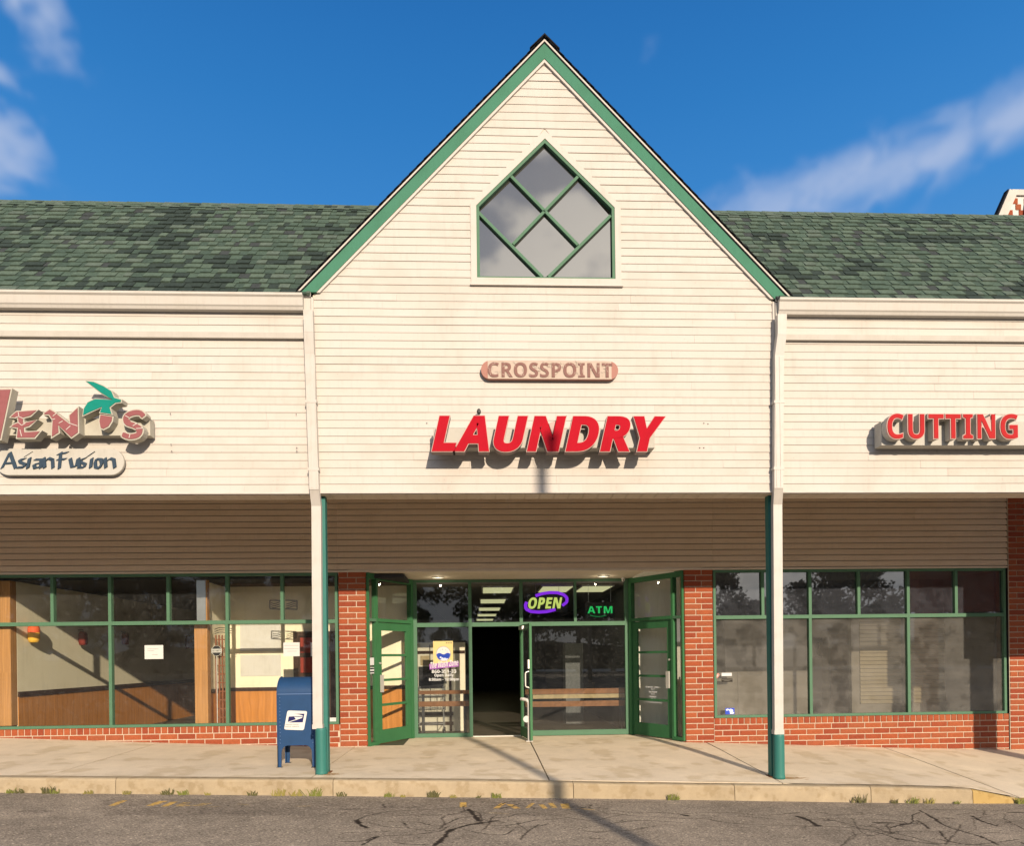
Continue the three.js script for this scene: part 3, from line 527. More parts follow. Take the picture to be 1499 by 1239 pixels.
// ------------------------------------------------------------------ storefront windows
const ZG = -.06; // glass plane in the wings
function frameBar(parent, name, x0, x1, y0, y1, z0, z1, mat = M.greenPale) { return part(name, box(x0, x1, y0, y1, z0, z1), mat, parent); }
function shopWindow(root, x0, x1, yb, yt, ytr, lower, upper, glassLow, glassUp, fr = .045) {
  const w = part('storefront_window', mergeGeometries([box(x0, x1, yb, yb + fr, -.1, -.012), box(x0, x1, yt - fr, yt, -.1, -.012), box(x0, x0 + fr, yb + fr, yt - fr, -.1, -.012), box(x1 - fr, x1, yb + fr, yt - fr, -.1, -.012)]), M.greenPale, root);
  frameBar(w, 'transom_bar', x0 + fr, x1 - fr, ytr - .032, ytr + .032, -.104, -.008);
  const cols = (xs, y0, y1, g, nm) => { const e = [x0 + fr, ...xs, x1 - fr]; for (let i = 0; i < xs.length; i++) frameBar(w, nm, xs[i] - .026, xs[i] + .026, y0, y1, -.102, -.01); for (let i = 0; i < e.length - 1; i++) { const a = e[i] + (i ? .026 : 0), b = e[i + 1] - (i < e.length - 2 ? .026 : 0), cx = (a + b) / 2, cy = (y0 + y1) / 2; const gm = box(-(b - a) / 2, (b - a) / 2, -(y1 - y0) / 2, (y1 - y0) / 2, -.0001, .0001); const pl = new THREE.PlaneGeometry(b - a, y1 - y0); const uv = pl.attributes.uv; for (let k = 0; k < uv.count; k++) uv.setXY(k, uv.getX(k) * (b - a) + cx, uv.getY(k) * (y1 - y0) + cy); const m = part('pane', pl, g, w, [cx, cy, ZG]); m.rotation.set((hash(i, nm.length, 5) - .5) * .008, (hash(i, nm.length, 6) - .5) * .008, 0); } };
  cols(lower, yb + fr, ytr - .032, glassLow, 'mullion'); cols(upper, ytr + .032, yt - fr, glassUp, 'transom_mullion');
  return w;
}
const px0 = (px, py = 980) => PX(px, py, ZG);
const YTRL = PY(240, 914, ZG), YTRR = PY(1250, 901, ZG), YTR = (YTRL + YTRR) / 2;
shopWindow(restaurant, px0(-8), px0(497) - .01, SILL, YHEAD - .014, YTR, [px0(164), px0(334)], [px0(79, 880), px0(163, 880), px0(248, 880), px0(334, 880), px0(414, 880)], M.glass, M.glass);
shopWindow(salon, px0(1043) + .012, XE - .03, SILL, YHEAD - .014, YTR, [px0(1185), px0(1328)], [px0(1115, 880), px0(1184, 880), px0(1255, 880), px0(1327, 880), px0(1397, 880)], M.glassFilm, M.glassFilm2);
// brick return outside the restaurant window
part('brick_end', box(-11, px0(-8) - .004, SILL, YHEAD - .02, -.12, -.01), M.brick[1], restaurant);

// ------------------------------------------------------------------ recessed laundry front
const YR0 = gWall(0) + .005, YRT = PY(760, 849, ZR), YRM = PY(760, 914, ZR);
part('entry_ceiling', ext((() => { const s = new THREE.Shape([[PLX1 - .3, .0], [PRX0 + .3, .0], [RRX + .1, -ZR + .12], [RLX - .1, -ZR + .12]].map(([a, b]) => new THREE.Vector2(a, b))); return s; })(), 0, .06).rotateX(-Math.PI / 2).translate(0, YHEAD - .015, 0), M.soffit, laundry);
{
  const xs = [RLX, PX(689, 980, ZR), PX(764, 980, ZR), PX(842, 880, ZR), RRX], f = .05, zg = ZR - .045;
  const w = part('entry_front', mergeGeometries([box(xs[0] - .05, xs[0] + f, YR0, YHEAD - .02, ZR - .1, ZR), box(xs[4] - f, xs[4] + .05, YR0, YHEAD - .02, ZR - .1, ZR), box(xs[0] + f, xs[4] - f, YRT - .04, YHEAD - .02, ZR - .1, ZR)]), M.greenPale, laundry);
  frameBar(w, 'transom_bar', xs[0] + f, xs[4] - f, YRM - .04, YRM + .04, ZR - .105, ZR + .004);
  frameBar(w, 'mullion', xs[1] - .032, xs[1] + .032, YR0, YRT - .04, ZR - .11, ZR + .008); frameBar(w, 'mullion', xs[2] - .032, xs[2] + .032, YR0, YRT - .04, ZR - .11, ZR + .008);
  frameBar(w, 'transom_mullion', xs[3] - .026, xs[3] + .026, YRM + .04, YRT - .04, ZR - .1, ZR + .002);
  frameBar(w, 'bottom_rail', xs[0] + f, xs[1] - .032, YR0, YR0 + .075, ZR - .1, ZR - .002); frameBar(w, 'bottom_rail', xs[2] + .032, xs[4] - f, YR0, YR0 + .1, ZR - .1, ZR - .002);
  frameBar(w, 'threshold', xs[1] + .032, xs[2] - .032, YR0 - .002, YR0 + .014, ZR - .1, ZR + .02, M.alu);
  const pane = (a, b, y0, y1) => { const pl = new THREE.PlaneGeometry(b - a, y1 - y0); const uv = pl.attributes.uv; for (let k = 0; k < uv.count; k++) uv.setXY(k, uv.getX(k) * (b - a) + a, uv.getY(k) * (y1 - y0) + y0); const m = part('pane', pl, M.glassDark, w, [(a + b) / 2, (y0 + y1) / 2, zg]); m.rotation.set((rnd() - .5) * .008, (rnd() - .5) * .008, 0); };
  pane(xs[0] + f, xs[1] - .032, YRM + .04, YRT - .04); pane(xs[1] + .032, xs[2] - .032, YRM + .04, YRT - .04); pane(xs[2] + .032, xs[3] - .026, YRM + .04, YRT - .04); pane(xs[3] + .026, xs[4] - f, YRM + .04, YRT - .04);
  pane(xs[0] + f, xs[1] - .032, YR0 + .075, YRM - .04); pane(xs[2] + .032, xs[4] - f, YR0 + .1, YRM - .04);
  // the open door leaf, swung out and seen nearly edge on
  const d = new THREE.Group(); d.name = 'door'; d.position.set(xs[2] - .02, YR0 + .02, ZR + .03); d.rotation.y = -Math.PI / 2 + .14; laundry.add(d);
  const dw = .92, dh = YRM - .05 - YR0;
  part('leaf_frame', mergeGeometries([box(0, .09, 0, dh, -.022, .022), box(dw - .09, dw, 0, dh, -.022, .022), box(.09, dw - .09, dh - .1, dh, -.022, .022), box(.09, dw - .09, 0, .18, -.022, .022)]), M.green, d);
  part('pane', new THREE.PlaneGeometry(dw - .18, dh - .28), M.glass, d, [dw / 2, dh / 2 + .04, 0]);
  part('handle', tube([[dw - .05, .95, .02], [dw - .05, .98, .09], [dw - .05, 1.22, .09], [dw - .05, 1.25, .02]], .014), M.alu, d);
  part('lock_plate', box(dw - .085, dw - .012, 1.3, 1.46, .022, .05), M.alu, d);
  part('closer', box(.15, .5, dh - .09, dh - .03, .024, .07), M.alu, d);
}
// splayed side fronts with the neighbours' doors
function splay(root, ax, az, bx, bz, t0, t1, zs, glassM) {
  // local x runs from the pier (0) to the recess corner (len)
  const len = Math.hypot(bx - ax, bz - az), g = new THREE.Group(), yaw = Math.atan2(-(bz - az), bx - ax);
  g.position.set(ax, YR0, az); g.rotation.y = yaw; g.name = 'splayed_front'; root.add(g);
  const H = YHEAD - .02 - YR0, tr = YRM - YR0 + .02, a = len * t0, b = len * t1, z0 = -.05, z1 = .05, B = (x0, x1, y0, y1, q0 = z0, q1 = z1) => box(Math.min(x0, x1), Math.max(x0, x1), y0, y1, q0, q1);
  part('jamb', mergeGeometries([B(0, .03, 0, H), B(a - .05, a, 0, H), B(b, len - .0, 0, H)]), M.green, g);
  part('head', mergeGeometries([B(.03, a - .05, H - .1, H), B(a, b, H - .1, H)]), M.green, g);
  part('transom_bar', B(a, b, tr, tr + .06, z0 - .003, z1 + .003), M.green, g); part('side_bar', B(.03, a - .05, tr, tr + .05), M.greenPale, g); part('sill', B(.03, a - .05, 0, .06), M.green, g);
  const pl = (x0, x1, y0, y1, z = 0) => part('pane', new THREE.PlaneGeometry(x1 - x0, y1 - y0), glassM, g, [(x0 + x1) / 2, (y0 + y1) / 2, z]);
  pl(.03, a - .05, .06, tr); pl(.03, a - .05, tr + .05, H - .1); pl(a, b, tr + .06, H - .1);
  const door = part('door', mergeGeometries([B(a + .006, a + .125, .012, tr - .006, -.024, .026), B(b - .125, b - .006, .012, tr - .006, -.024, .026), B(a + .125, b - .125, tr - .15, tr - .006, -.024, .026), B(a + .125, b - .125, .012, .25, -.024, .026)]), M.green, root); door.position.copy(g.position); door.rotation.y = yaw;
  const y0 = .25, y1 = tr - .15; for (let i = 1; i < 4; i++) { const y = mix(y0, y1, i / 4); part('muntin', B(a + .125, b - .125, y - .022, y + .022, -.02, .022), M.green, door); }
  for (let i = 0; i < 4; i++) { const q0 = mix(y0, y1, i / 4) + (i ? .022 : 0), q1 = mix(y0, y1, (i + 1) / 4) - (i < 3 ? .022 : 0); part('pane', new THREE.PlaneGeometry(b - a - .25, q1 - q0), glassM, door, [(a + b) / 2, (q0 + q1) / 2, 0]); }
  const hx = a + .062, hz = (q) => zs * q;
  part('handle', box(hx - .012, hx + .062, .93, 1.24, Math.min(hz(.04), hz(.07)), Math.max(hz(.04), hz(.07))), M.alu, door); part('lock_cylinder', cyl(.018, .018, .03, 14).rotateX(Math.PI / 2), M.alu, door, [hx, 1.45, hz(.036)]);
  return { g, a, b, tr, H, len };
}
const splL = splay(restaurant, PLX1 + .005, -.02, RLX - .055, ZR + .02, .20, .95, 1, M.glass);
const splR = splay(salon, PRX0 - .005, -.02, RRX + .055, ZR + .02, .20, .95, -1, M.glass);

// ------------------------------------------------------------------ inside the shops (rooms closed on all sides)
const FL = .03, IC = 2.99;
{ // restaurant
  const xs = px0(12), xv = -4.93, zp = -1.46, xe = RLX - .11, r = restaurant;
  part('floor', box(-11, xe, FL - .08, FL, -9.1, -.12), M.inFloor, r); part('ceiling', box(-11, xe + .04, IC, IC + .06, -9.1, -.15), M.inDark, r);
  part('back_wall', box(-11, xe, FL, IC, -9.1, -9), M.wall, r);
  const side = part('side_wall', box(xs - 1.6, xs, FL, IC, -9, -.31), M.wall, r), DADO = PY(120, 1012, -1.6);
  part('wainscot', box(xs, xs + .014, FL, DADO - .04, -9, -.31), M.wains, side); part('chair_rail', box(xs, xs + .03, DADO - .04, DADO + .05, -9, -.31), M.darkWood, side);
  const vest = part('vestibule_wall', box(xv, xe, FL, IC, zp - .1, zp), M.wall, r), ret = part('return_wall', box(xv - .08, xv, FL, IC, zp, -.34), M.wall, r);
  part('wainscot', box(xv, xe, FL, DADO - .04, zp, zp + .014), M.wains, vest); part('chair_rail', box(xv, xe, DADO - .04, DADO + .03, zp, zp + .028), M.darkWood, vest);
  part('wainscot', box(xv, xv + .014, FL, DADO - .04, zp + .03, -.34), M.wains, ret); part('chair_rail', box(xv, xv + .028, DADO - .04, DADO + .03, zp + .03, -.34), M.darkWood, ret);
  part('bulkhead', box(xv, xe, PY(380, 858, -1.3), IC - .002, zp, -.9), M.darkWood, r);
  part('party_wall', box(xe, xe + .03, FL, IC, -9, ZR - .11), M.wall, r);
  // sheet of plywood and a pale patch left on the wall
  part('wall_sheet', box(PX(352, 930, zp), PX(411, 930, zp), PY(380, 954, zp), PY(380, 915, zp), zp, zp + .012), M.white, vest);
  part('wall_sheet', box(PX(352, 930, zp), PX(411, 930, zp), PY(380, 990, zp), PY(380, 959, zp), zp, zp + .012), M.white, vest);
  // the dark door frame with red panels
  const d0 = PX(431, 960, zp), d1 = PX(500, 960, zp), dt = PY(450, 925, zp);
  const fr = part('inner_door', mergeGeometries([box(d0, d1, dt - .09, dt, zp + .03, zp + .07), box(d0, d0 + .1, FL, dt - .09, zp + .03, zp + .07), box(d0 + .1, d1, FL, dt - .09, zp + .03, zp + .042)]), M.darkWood, r);
  for (const [a, b] of [[934, 956], [963, 985], [992, 1040]]) part('panel', box(PX(441, 960, zp), PX(466, 960, zp), PY(450, b, zp), PY(450, a, zp), zp + .042, zp + .062), M.redDoor, fr);
  part('panel', box(PX(470, 960, zp), PX(497, 960, zp), FL, PY(450, 935, zp), zp + .042, zp + .056), M.darkWood, fr);
  // wooden post by the window and the steel post above it
  const a = PX(286, 980, -.22), b = PX(305, 980, -.22);
  part('timber_post', box(a, b, FL, PY(296, 912, -.22), -.34, -.2), M.wood, r); part('steel_post', box(a + .04, b - .03, PY(296, 912, -.22) + .004, IC - .004, -.32, -.22), M.steel, r); part('post_edge', box(b - .025, b - .005, PY(296, 912, -.22) + .004, IC - .004, -.33, -.22), M.wood, r);
  part('timber_post', box(px0(-7), px0(12), SILL + .05, IC - .004, -.3, -.14), M.wood, r);
  part('low_post', box(PX(17, 1040, -.4), PX(27, 1040, -.4), FL, PY(22, 1018, -.4), -.45, -.37), M.darkWood, r);
}
{ // laundry
  const r = laundry, x0 = RLX - .075, x1 = RRX + .075;
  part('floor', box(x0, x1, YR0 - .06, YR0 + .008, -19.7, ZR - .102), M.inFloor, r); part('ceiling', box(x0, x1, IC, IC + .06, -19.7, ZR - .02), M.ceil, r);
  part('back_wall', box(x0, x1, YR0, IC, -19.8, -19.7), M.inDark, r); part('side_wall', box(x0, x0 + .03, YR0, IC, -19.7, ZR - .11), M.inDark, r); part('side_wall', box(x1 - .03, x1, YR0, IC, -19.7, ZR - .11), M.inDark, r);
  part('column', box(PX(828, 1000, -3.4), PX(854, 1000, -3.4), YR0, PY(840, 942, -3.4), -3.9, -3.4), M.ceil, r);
}
{ // salon
  const IC = 3.06, r = salon, x0 = RRX + .08;
  part('floor', box(x0, XE + .5, -.3, -.02, -6, -.12), M.wallGrey, r); part('ceiling', box(x0, XE + .5, IC, IC + .06, -6, -.15), M.plaster, r); part('back_wall', box(x0, XE + .5, -.1, IC, -6.1, -6), M.wallGrey, r);
  part('party_wall', box(x0, x0 + .03, 0, IC, -6, ZR - .02), M.plaster, r); part('end_wall', box(XE - .03, XE + .1, -.1, IC, -6, -.31), M.wallGrey, r);
  part('vestibule_wall', box(x0 + .03, PRX1 + .4, 0, IC, -1.44, -1.36), M.plaster, r);
  // slatted wall panels
  const zs = -1.75, w0 = PX(1246, 970, zs), w1 = PX(1425, 970, zs), pw = part('panel_wall', box(w0, w1 + .2, -.1, IC, zs - .1, zs), M.wallGrey, r);
  for (const [a, b] of [[1258, 1318], [1331, 1401]]) { const xa = PX(a, 970, zs), xb = PX(b, 970, zs), yt = PY(1330, 905, zs), yb = PY(1330, 1030, zs), n = 22, h = (yt - yb) / n; for (let i = 0; i < n; i++) part('slat', hexa([[xa, yb + h * i + .012, zs + .03], [xb, yb + h * i + .012, zs + .03], [xb, yb + h * (i + 1) - .004, zs + .02], [xa, yb + h * (i + 1) - .004, zs + .02]], [[xa, yb + h * i + .004, zs], [xb, yb + h * i + .004, zs], [xb, yb + h * (i + 1) - .004, zs], [xa, yb + h * (i + 1) - .004, zs]]), M.wall, pw); }
}

// ------------------------------------------------------------------ brick arcade beyond the frame, whose pier and low beam shade the end of the salon front
{
  const o = thing('brick_arcade', 'low brick arcade with square pier and beam projecting past the salon front', 'arcade');
  const k = 2.75 * SUNX, xp = PX(1428, 1075, 0) + k, xq = PX(1456, 1075, 0) + k, yb = PY(1480, 958, 0) + SUNY * 2.75;
  part('pier', box(xp, xq, gKerb(xp) - .3, yb, 2.6, 2.9), M.brick[0], o); part('beam', box(xp - .1, XW1, yb, YB - .03, 2.55, 2.92), M.brick[1], o);
}

// ------------------------------------------------------------------ posts and downspouts
function post(pxTeal, pxBoot, yBoot, yFoot, spoutPts, label) {
  const z = 2.78, [bx] = P(pxBoot, yFoot, z + .12), g0 = gWalk(bx, z), o = thing('canopy_post', label, 'post', [bx, g0, z], 'posts carrying the fascia');
  const tx = PX(pxTeal, 900, z) - bx, bootTop = PY(pxBoot, yBoot, z + .12) - g0;
  part('column', box(tx - .058, tx + .058, -.02, YB - .02 - g0, -.06, .056), M.teal, o);
  part('base_plate', box(tx - .085, tx + .085, -.004, .012, -.09, .09), std({ color: rgb(.20, .09, .04), roughness: .95 }), o);
  const boot = part('downspout_boot', new THREE.LatheGeometry([[0, -.02], [.082, -.02], [.082, .02], [.076, .05], [.076, bootTop - .03], [.07, bootTop], [.055, bootTop], [.055, bootTop - .1]].map(([a, b]) => new THREE.Vector2(a, b)), 28), M.teal, o, [0, 0, .12]);
  // rectangular spout along its elbows: [px, py, z]
  const c = spoutPts.map(([px, py, zz]) => { const [x, y] = P(px, py, zz); return [x - bx, y - g0, zz - z]; }), hw = .062, hd = .042;
  const sp = new THREE.Group(); sp.name = 'downspout'; o.add(sp);
  for (let i = 0; i < c.length - 1; i++) { const a = c[i], b = c[i + 1], ov = .012 * (i ? 1 : 0); const q = (p, w, d, dy) => [[p[0] - w, p[1] + dy, p[2] + d], [p[0] + w, p[1] + dy, p[2] + d], [p[0] + w, p[1] + dy, p[2] - d], [p[0] - w, p[1] + dy, p[2] - d]]; const A = q(a, hw, hd, ov), B = q(b, hw * (i % 2 ? 1 : .985), hd, 0); part(i % 2 ? 'elbow' : 'pipe', hexa([B[0], B[1], A[1], A[0]], [B[3], B[2], A[2], A[3]]), M.spout, sp); }
  const cuff = c[c.length - 1]; part('collar', box(cuff[0] - .068, cuff[0] + .068, cuff[1] - .01, cuff[1] + .05, cuff[2] - .05, cuff[2] + .05), M.spout, sp);
  const k = c[2]; for (const t of [.35, .85]) { const y = mix(c[2][1], c[3][1], t), x = mix(c[2][0], c[3][0], t); part('strap', box(x - .072, x + .072, y - .018, y + .018, k[2] - .04, k[2] + .046), M.spout, sp); }
  for (const s of [-1, 1]) part('seam', box(c[3][0] + s * .03 - .004, c[3][0] + s * .03 + .004, c[3][1] + .02, c[2][1] - .02, c[2][2] + .04, c[2][2] + .047), M.spout, sp);
}
function rust(x, z, n, label) { // flakes of rust washed out over the concrete
  const gs = []; for (let k = 0; k < n; k++) { const a = rr(-.3, 1.2), d = rr(.05, .45) * rr(.4, 1), r = rr(.006, .03) * (1 - d), cx = x + Math.cos(a) * d, cz = z + Math.sin(a) * d * .35, p = []; for (let q = 0; q < 7; q++) { const t = q / 7 * 6.283, w = r * (.6 + .8 * rnd()); p.push([cx + Math.cos(t) * w * 1.6, gWalk(cx, cz) + .0035 + .00005 * k, cz + Math.sin(t) * w * .7]); } for (let q = 1; q < 6; q++) gs.push(...p[0], ...p[q + 1], ...p[q]); }
  const g = new THREE.BufferGeometry(); g.setAttribute('position', new THREE.Float32BufferAttribute(gs, 3)); const m = part('rust_stain', metres(g), std({ color: rgb(.50, .33, .18), roughness: .95, side: THREE.DoubleSide }), null); tag(m, label, 'stain'); m.userData.kind = 'stuff';
}
rust(4.1, 2.86, 90, 'flecks of rust stain on the concrete by the lone teal post'); rust(-2.2, 2.9, 70, 'flecks of rust stain on the concrete by the post next to the mailbox');
post(473, 471, 1066, 1127, [[452, 456, ZF + .1], [453, 488, ZF + .1], [454, 520, ZF + .06], [461, 718, ZF + .06], [464, 742, 2.9], [466, 1066, 2.9]], 'teal square post with white downspout standing close beside the blue mailbox');
post(1130, 1140, 1075, 1130, [[1143, 462, ZF + .1], [1143, 492, ZF + .1], [1139, 522, ZF + .06], [1138, 716, ZF + .06], [1136.5, 740, 2.9], [1138.5, 1074, 2.9]], 'teal square post with white downspout standing alone before the dusty salon window');

// ------------------------------------------------------------------ signs
const font = await new FontLoader().loadAsync('fonts/droid/droid_sans_bold.typeface.json');
function offset(pts, d) { // move a closed outline inward (its inside lies left of its run)
  const n = pts.length, out = [];
  for (let i = 0; i < n; i++) {
    const a = pts[(i + n - 1) % n], b = pts[i], c = pts[(i + 1) % n], l1 = Math.hypot(b[0] - a[0], b[1] - a[1]) || 1e-9, l2 = Math.hypot(c[0] - b[0], c[1] - b[1]) || 1e-9;
    const n1 = [-(b[1] - a[1]) / l1, (b[0] - a[0]) / l1], n2 = [-(c[1] - b[1]) / l2, (c[0] - b[0]) / l2], k = Math.min(2.2, 1 / Math.max(.25, 1 + n1[0] * n2[0] + n1[1] * n2[1]));
    out.push([b[0] + d * k * (n1[0] + n2[0]), b[1] + d * k * (n1[1] + n2[1])]);
  }
  return out;
}
const area = (p) => p.reduce((s, a, i) => { const b = p[(i + 1) % p.length]; return s + a[0] * b[1] - b[0] * a[1]; }, 0) / 2;
const turn = (p, ccw) => (area(p) > 0) === ccw ? p : [...p].reverse();
const clean = (p) => p.filter((a, i) => { const b = p[(i + 1) % p.length]; return Math.hypot(a[0] - b[0], a[1] - b[1]) > 1e-5; });
// outlines of the letters of a text, mapped to the box x0..x1, y0..y1 (metres), sheared
function letters(text, x0, x1, y0, y1, shear = 0, space = 0) {
  const out = []; let pen = 0;
  for (const ch of text) { const g = font.data.glyphs[ch]; for (const s of font.generateShapes(ch, 100)) { const e = s.extractPoints(5); out.push({ ch, pen, o: e.shape.map((p) => [p.x + pen, p.y]), h: e.holes.map((h) => h.map((p) => [p.x + pen, p.y])) }); } pen += g.ha * 100 / font.data.resolution + space; }
  let ax = 1e9, bx = -1e9, ay = 1e9, by = -1e9; for (const l of out) for (const [x, y] of l.o) { const q = x + shear * y; ax = Math.min(ax, q); bx = Math.max(bx, q); ay = Math.min(ay, y); by = Math.max(by, y); }
  const m = ([x, y]) => [mix(x0, x1, (x + shear * y - ax) / (bx - ax)), mix(y0, y1, (y - ay) / (by - ay))];
  return out.map((l) => ({ ch: l.ch, o: turn(clean(l.o.map(m)), true), h: l.h.map((h) => turn(clean(h.map(m)), false)) }));
}
function channelLetter(parent, o, h, z0, z1, ret, edge, face, rim, heavy = 0) {
  const O = heavy ? offset(o, -heavy) : o, Hh = heavy ? h.map((p) => offset(p, -heavy)) : h;
  const l = part('letter', ext(poly(O, Hh), z0, z1), ret, parent);
  if (edge) part('trim', ext(poly(offset(O, -rim * .35), Hh.map((p) => offset(p, -rim * .35))), z1 - .018, z1 + .004), edge, l);
  part('face', ext(poly(offset(O, rim), Hh.map((p) => offset(p, rim))), z1 + .001, z1 + .011), face, l);
  return l;
}
const ZS = ZF + .012;
{ // LAUNDRY
  const zf = ZF + .35, o = thing('laundry_sign', 'bold red slanted letters reading laundry on a grey raceway', 'sign', [0, 0, 0]);
  const [x0, y1] = P(634, 611, zf), [x1, y0] = P(971, 660, zf);
  part('raceway', box(PX(634, 640, ZF + .2), PX(958, 640, ZF + .2), PY(795, 656, ZF + .2), PY(795, 629, ZF + .2), ZS, ZF + .205), M.raceway, o);
  for (const l of letters('LAUNDRY', x0, x1, y0, y1, .22, 3)) channelLetter(o, l.o, l.h, ZF + .21, zf, M.redReturn, M.redEdge, M.redFace, .006, .023);
  const rc = part('conduit', tube([[PX(700, 640, ZF + .2), PY(700, 629, ZF + .2), ZF + .12], [PX(701, 610, ZF + .1), PY(701, 606, ZF + .1), ZF + .1]], .012), M.darkMetal, o); part('cap', new THREE.SphereGeometry(.028, 10, 8).scale(1, 1.5, 1), M.darkMetal, o, [PX(701, 603, ZF + .1), PY(701, 603, ZF + .1), ZF + .1]);
}
{ // CROSSPOINT
  const z = ZF + .07, o = thing('plaza_sign', 'small faded pink capsule sign above the red lettering', 'sign');
  const [x0, y1] = P(704, 528, z), [x1, y0] = P(905, 556, z), r = (y1 - y0) / 2, cap = (i) => { const p = []; for (let k = 0; k <= 16; k++) { const a = -Math.PI / 2 + Math.PI * k / 16; p.push([x1 - r + Math.cos(a) * (r - i), y0 + r + Math.sin(a) * (r - i)]); } for (let k = 0; k <= 16; k++) { const a = Math.PI / 2 + Math.PI * k / 16; p.push([x0 + r + Math.cos(a) * (r - i), y0 + r + Math.sin(a) * (r - i)]); } return p; };
  const b = part('panel', ext(poly(cap(0)), ZS, z), M.capsulePink, o);
  part('pale_field', box(PX(714, 540, z), PX(895, 540, z), y0 + .004, y1 - .004, z, z + .003), M.capsulePale, o);
  for (const l of letters('CROSSPOINT', PX(714, 540, z), PX(896, 540, z), PY(800, 553, z), PY(800, 531.5, z), 0, 1)) { const m = part('letter', ext(poly(l.o, l.h), z + .0035, z + .012), M.capsuleText, o); }
  // pieces of the letters' skin that have flaked off
  for (let i = 0; i < 150; i++) { const x = rr(PX(716, 540, z), PX(893, 540, z)), y = rr(PY(800, 552, z), PY(800, 532, z)), a = rr(0, 3.1), l = rr(.012, .05); if (i < 90) part('crack', bar([x, y], [x + Math.cos(a) * l, y + Math.sin(a) * l], .004, z + .01, z + .0128), M.capsulePale, o); }
}
{ // CUTTING
  const zf = ZF + .31, o = thing('salon_sign', 'plain red capital letters reading cutting on a long pale raceway', 'sign');
  const a = PX(1292, 630, ZF + .22), y0 = PY(1390, 651, ZF + .22), y1 = PY(1390, 616, ZF + .22);
  part('raceway', box(a, XW1 - 2, y0, y1, ZS, ZF + .185), M.raceway, o);
  const [x0, t] = P(1298, 606, zf), [x1, b] = P(1489, 643, zf);
  for (const l of letters('CUTTING', x0, x1, b, t, 0, 4)) channelLetter(o, l.o, l.h, ZF + .19, zf, M.raceway, M.redEdge, M.redFace2, .008, .006);
}
{ // the restaurant's name, with a leaf and a chilli for an apostrophe
  const zf = ZF + .265, o = thing('restaurant_sign', 'faded pink brush letters with a teal leaf on a pale raceway', 'sign');
  const C = (x, y) => P(x / 6.246, 540 + y / 6.246, zf), map = (a) => turn(a.map(([x, y]) => C(x, y)), true);
  part('raceway', mergeGeometries([box(PX(-60, 620, ZF + .16), PX(219, 620, ZF + .16), PY(120, 637, ZF + .16), PY(120, 612, ZF + .16), ZS, ZF + .14)]), M.creamReturn, o);
  const put = (pts, face, z = zf, rim = .016) => { const q = map(pts); const l = part('letter', ext(poly(q), ZF + .143, z), M.creamReturn, o); part('face', ext(poly(offset(q, rim)), z + .001, z + .008), face, l); return l; };
  put([[-330, 185], [-190, 185], [-75, 430], [-40, 185], [116, 180], [16, 655], [-90, 655]], M.pinkFace);
  const E = put([[150, 385], [355, 375], [288, 440], [226, 456], [226, 488], [348, 466], [275, 535], [234, 546], [236, 572], [388, 565], [325, 642], [148, 642], [158, 548], [86, 537], [130, 500], [163, 488], [160, 458], [83, 448]], M.pinkFace);
  const N = put([[395, 405], [460, 362], [502, 385], [640, 498], [628, 425], [722, 342], [728, 590], [655, 642], [542, 528], [552, 590], [468, 642], [476, 470], [446, 428], [405, 430]], M.pinkFace);
  put([[915, 412], [1042, 432], [1036, 482], [1004, 535], [950, 564], [915, 548], [903, 480]], M.pinkFace);
  put([[786, 116], [870, 120], [960, 158], [1034, 205], [1060, 265], [1128, 285], [1122, 318], [1070, 325], [1022, 362], [1042, 430], [915, 411], [938, 362], [840, 408], [762, 446], [772, 370], [808, 310], [880, 275], [1036, 290], [930, 232], [850, 170]], M.leaf, zf + .02, .012);
  const sc = new THREE.CatmullRomCurve3([[1322, 448], [1290, 408], [1225, 405], [1158, 440], [1160, 492], [1230, 520], [1285, 555], [1265, 605], [1185, 622], [1112, 596]].map(([x, y]) => new THREE.Vector3(x, y, 0))), a = [], b = [];
  for (let i = 0; i <= 28; i++) { const t = i / 28, p = sc.getPoint(t), d = sc.getTangent(t), w = 34 * (i === 0 || i === 28 ? .75 : 1); a.push([p.x - d.y * w, p.y + d.x * w]); b.unshift([p.x + d.y * w, p.y - d.x * w]); }
  const S = put([...a, ...b], M.pinkFace);
  const crack = (l, x0, y0, x1, y1) => part('seam', bar(C(x0, y0), C(x1, y1), .008, zf + .006, zf + .011), M.creamTrim, l);
  for (const c of [[175, 400, 180, 440], [180, 440, 225, 460], [170, 490, 205, 520], [205, 520, 240, 500], [190, 560, 205, 620], [150, 450, 175, 440]]) crack(E, ...c);
  for (const c of [[490, 435, 530, 405], [545, 500, 580, 480], [610, 560, 650, 525], [640, 500, 715, 525], [478, 470, 510, 460]]) crack(N, ...c);
  for (const c of [[1150, 430, 1185, 450], [1220, 525, 1262, 500], [1250, 550, 1315, 545], [1185, 635, 1195, 600]]) crack(S, ...c);
  for (const [x, y] of [[545, 690], [165, 720], [950, 720]]) part('bracket', box(C(x, y)[0] - .012, C(x, y)[0] + .012, C(x, y)[1] - .04, C(x, y)[1] + .05, ZS, ZF + .03), M.darkMetal, o);
}
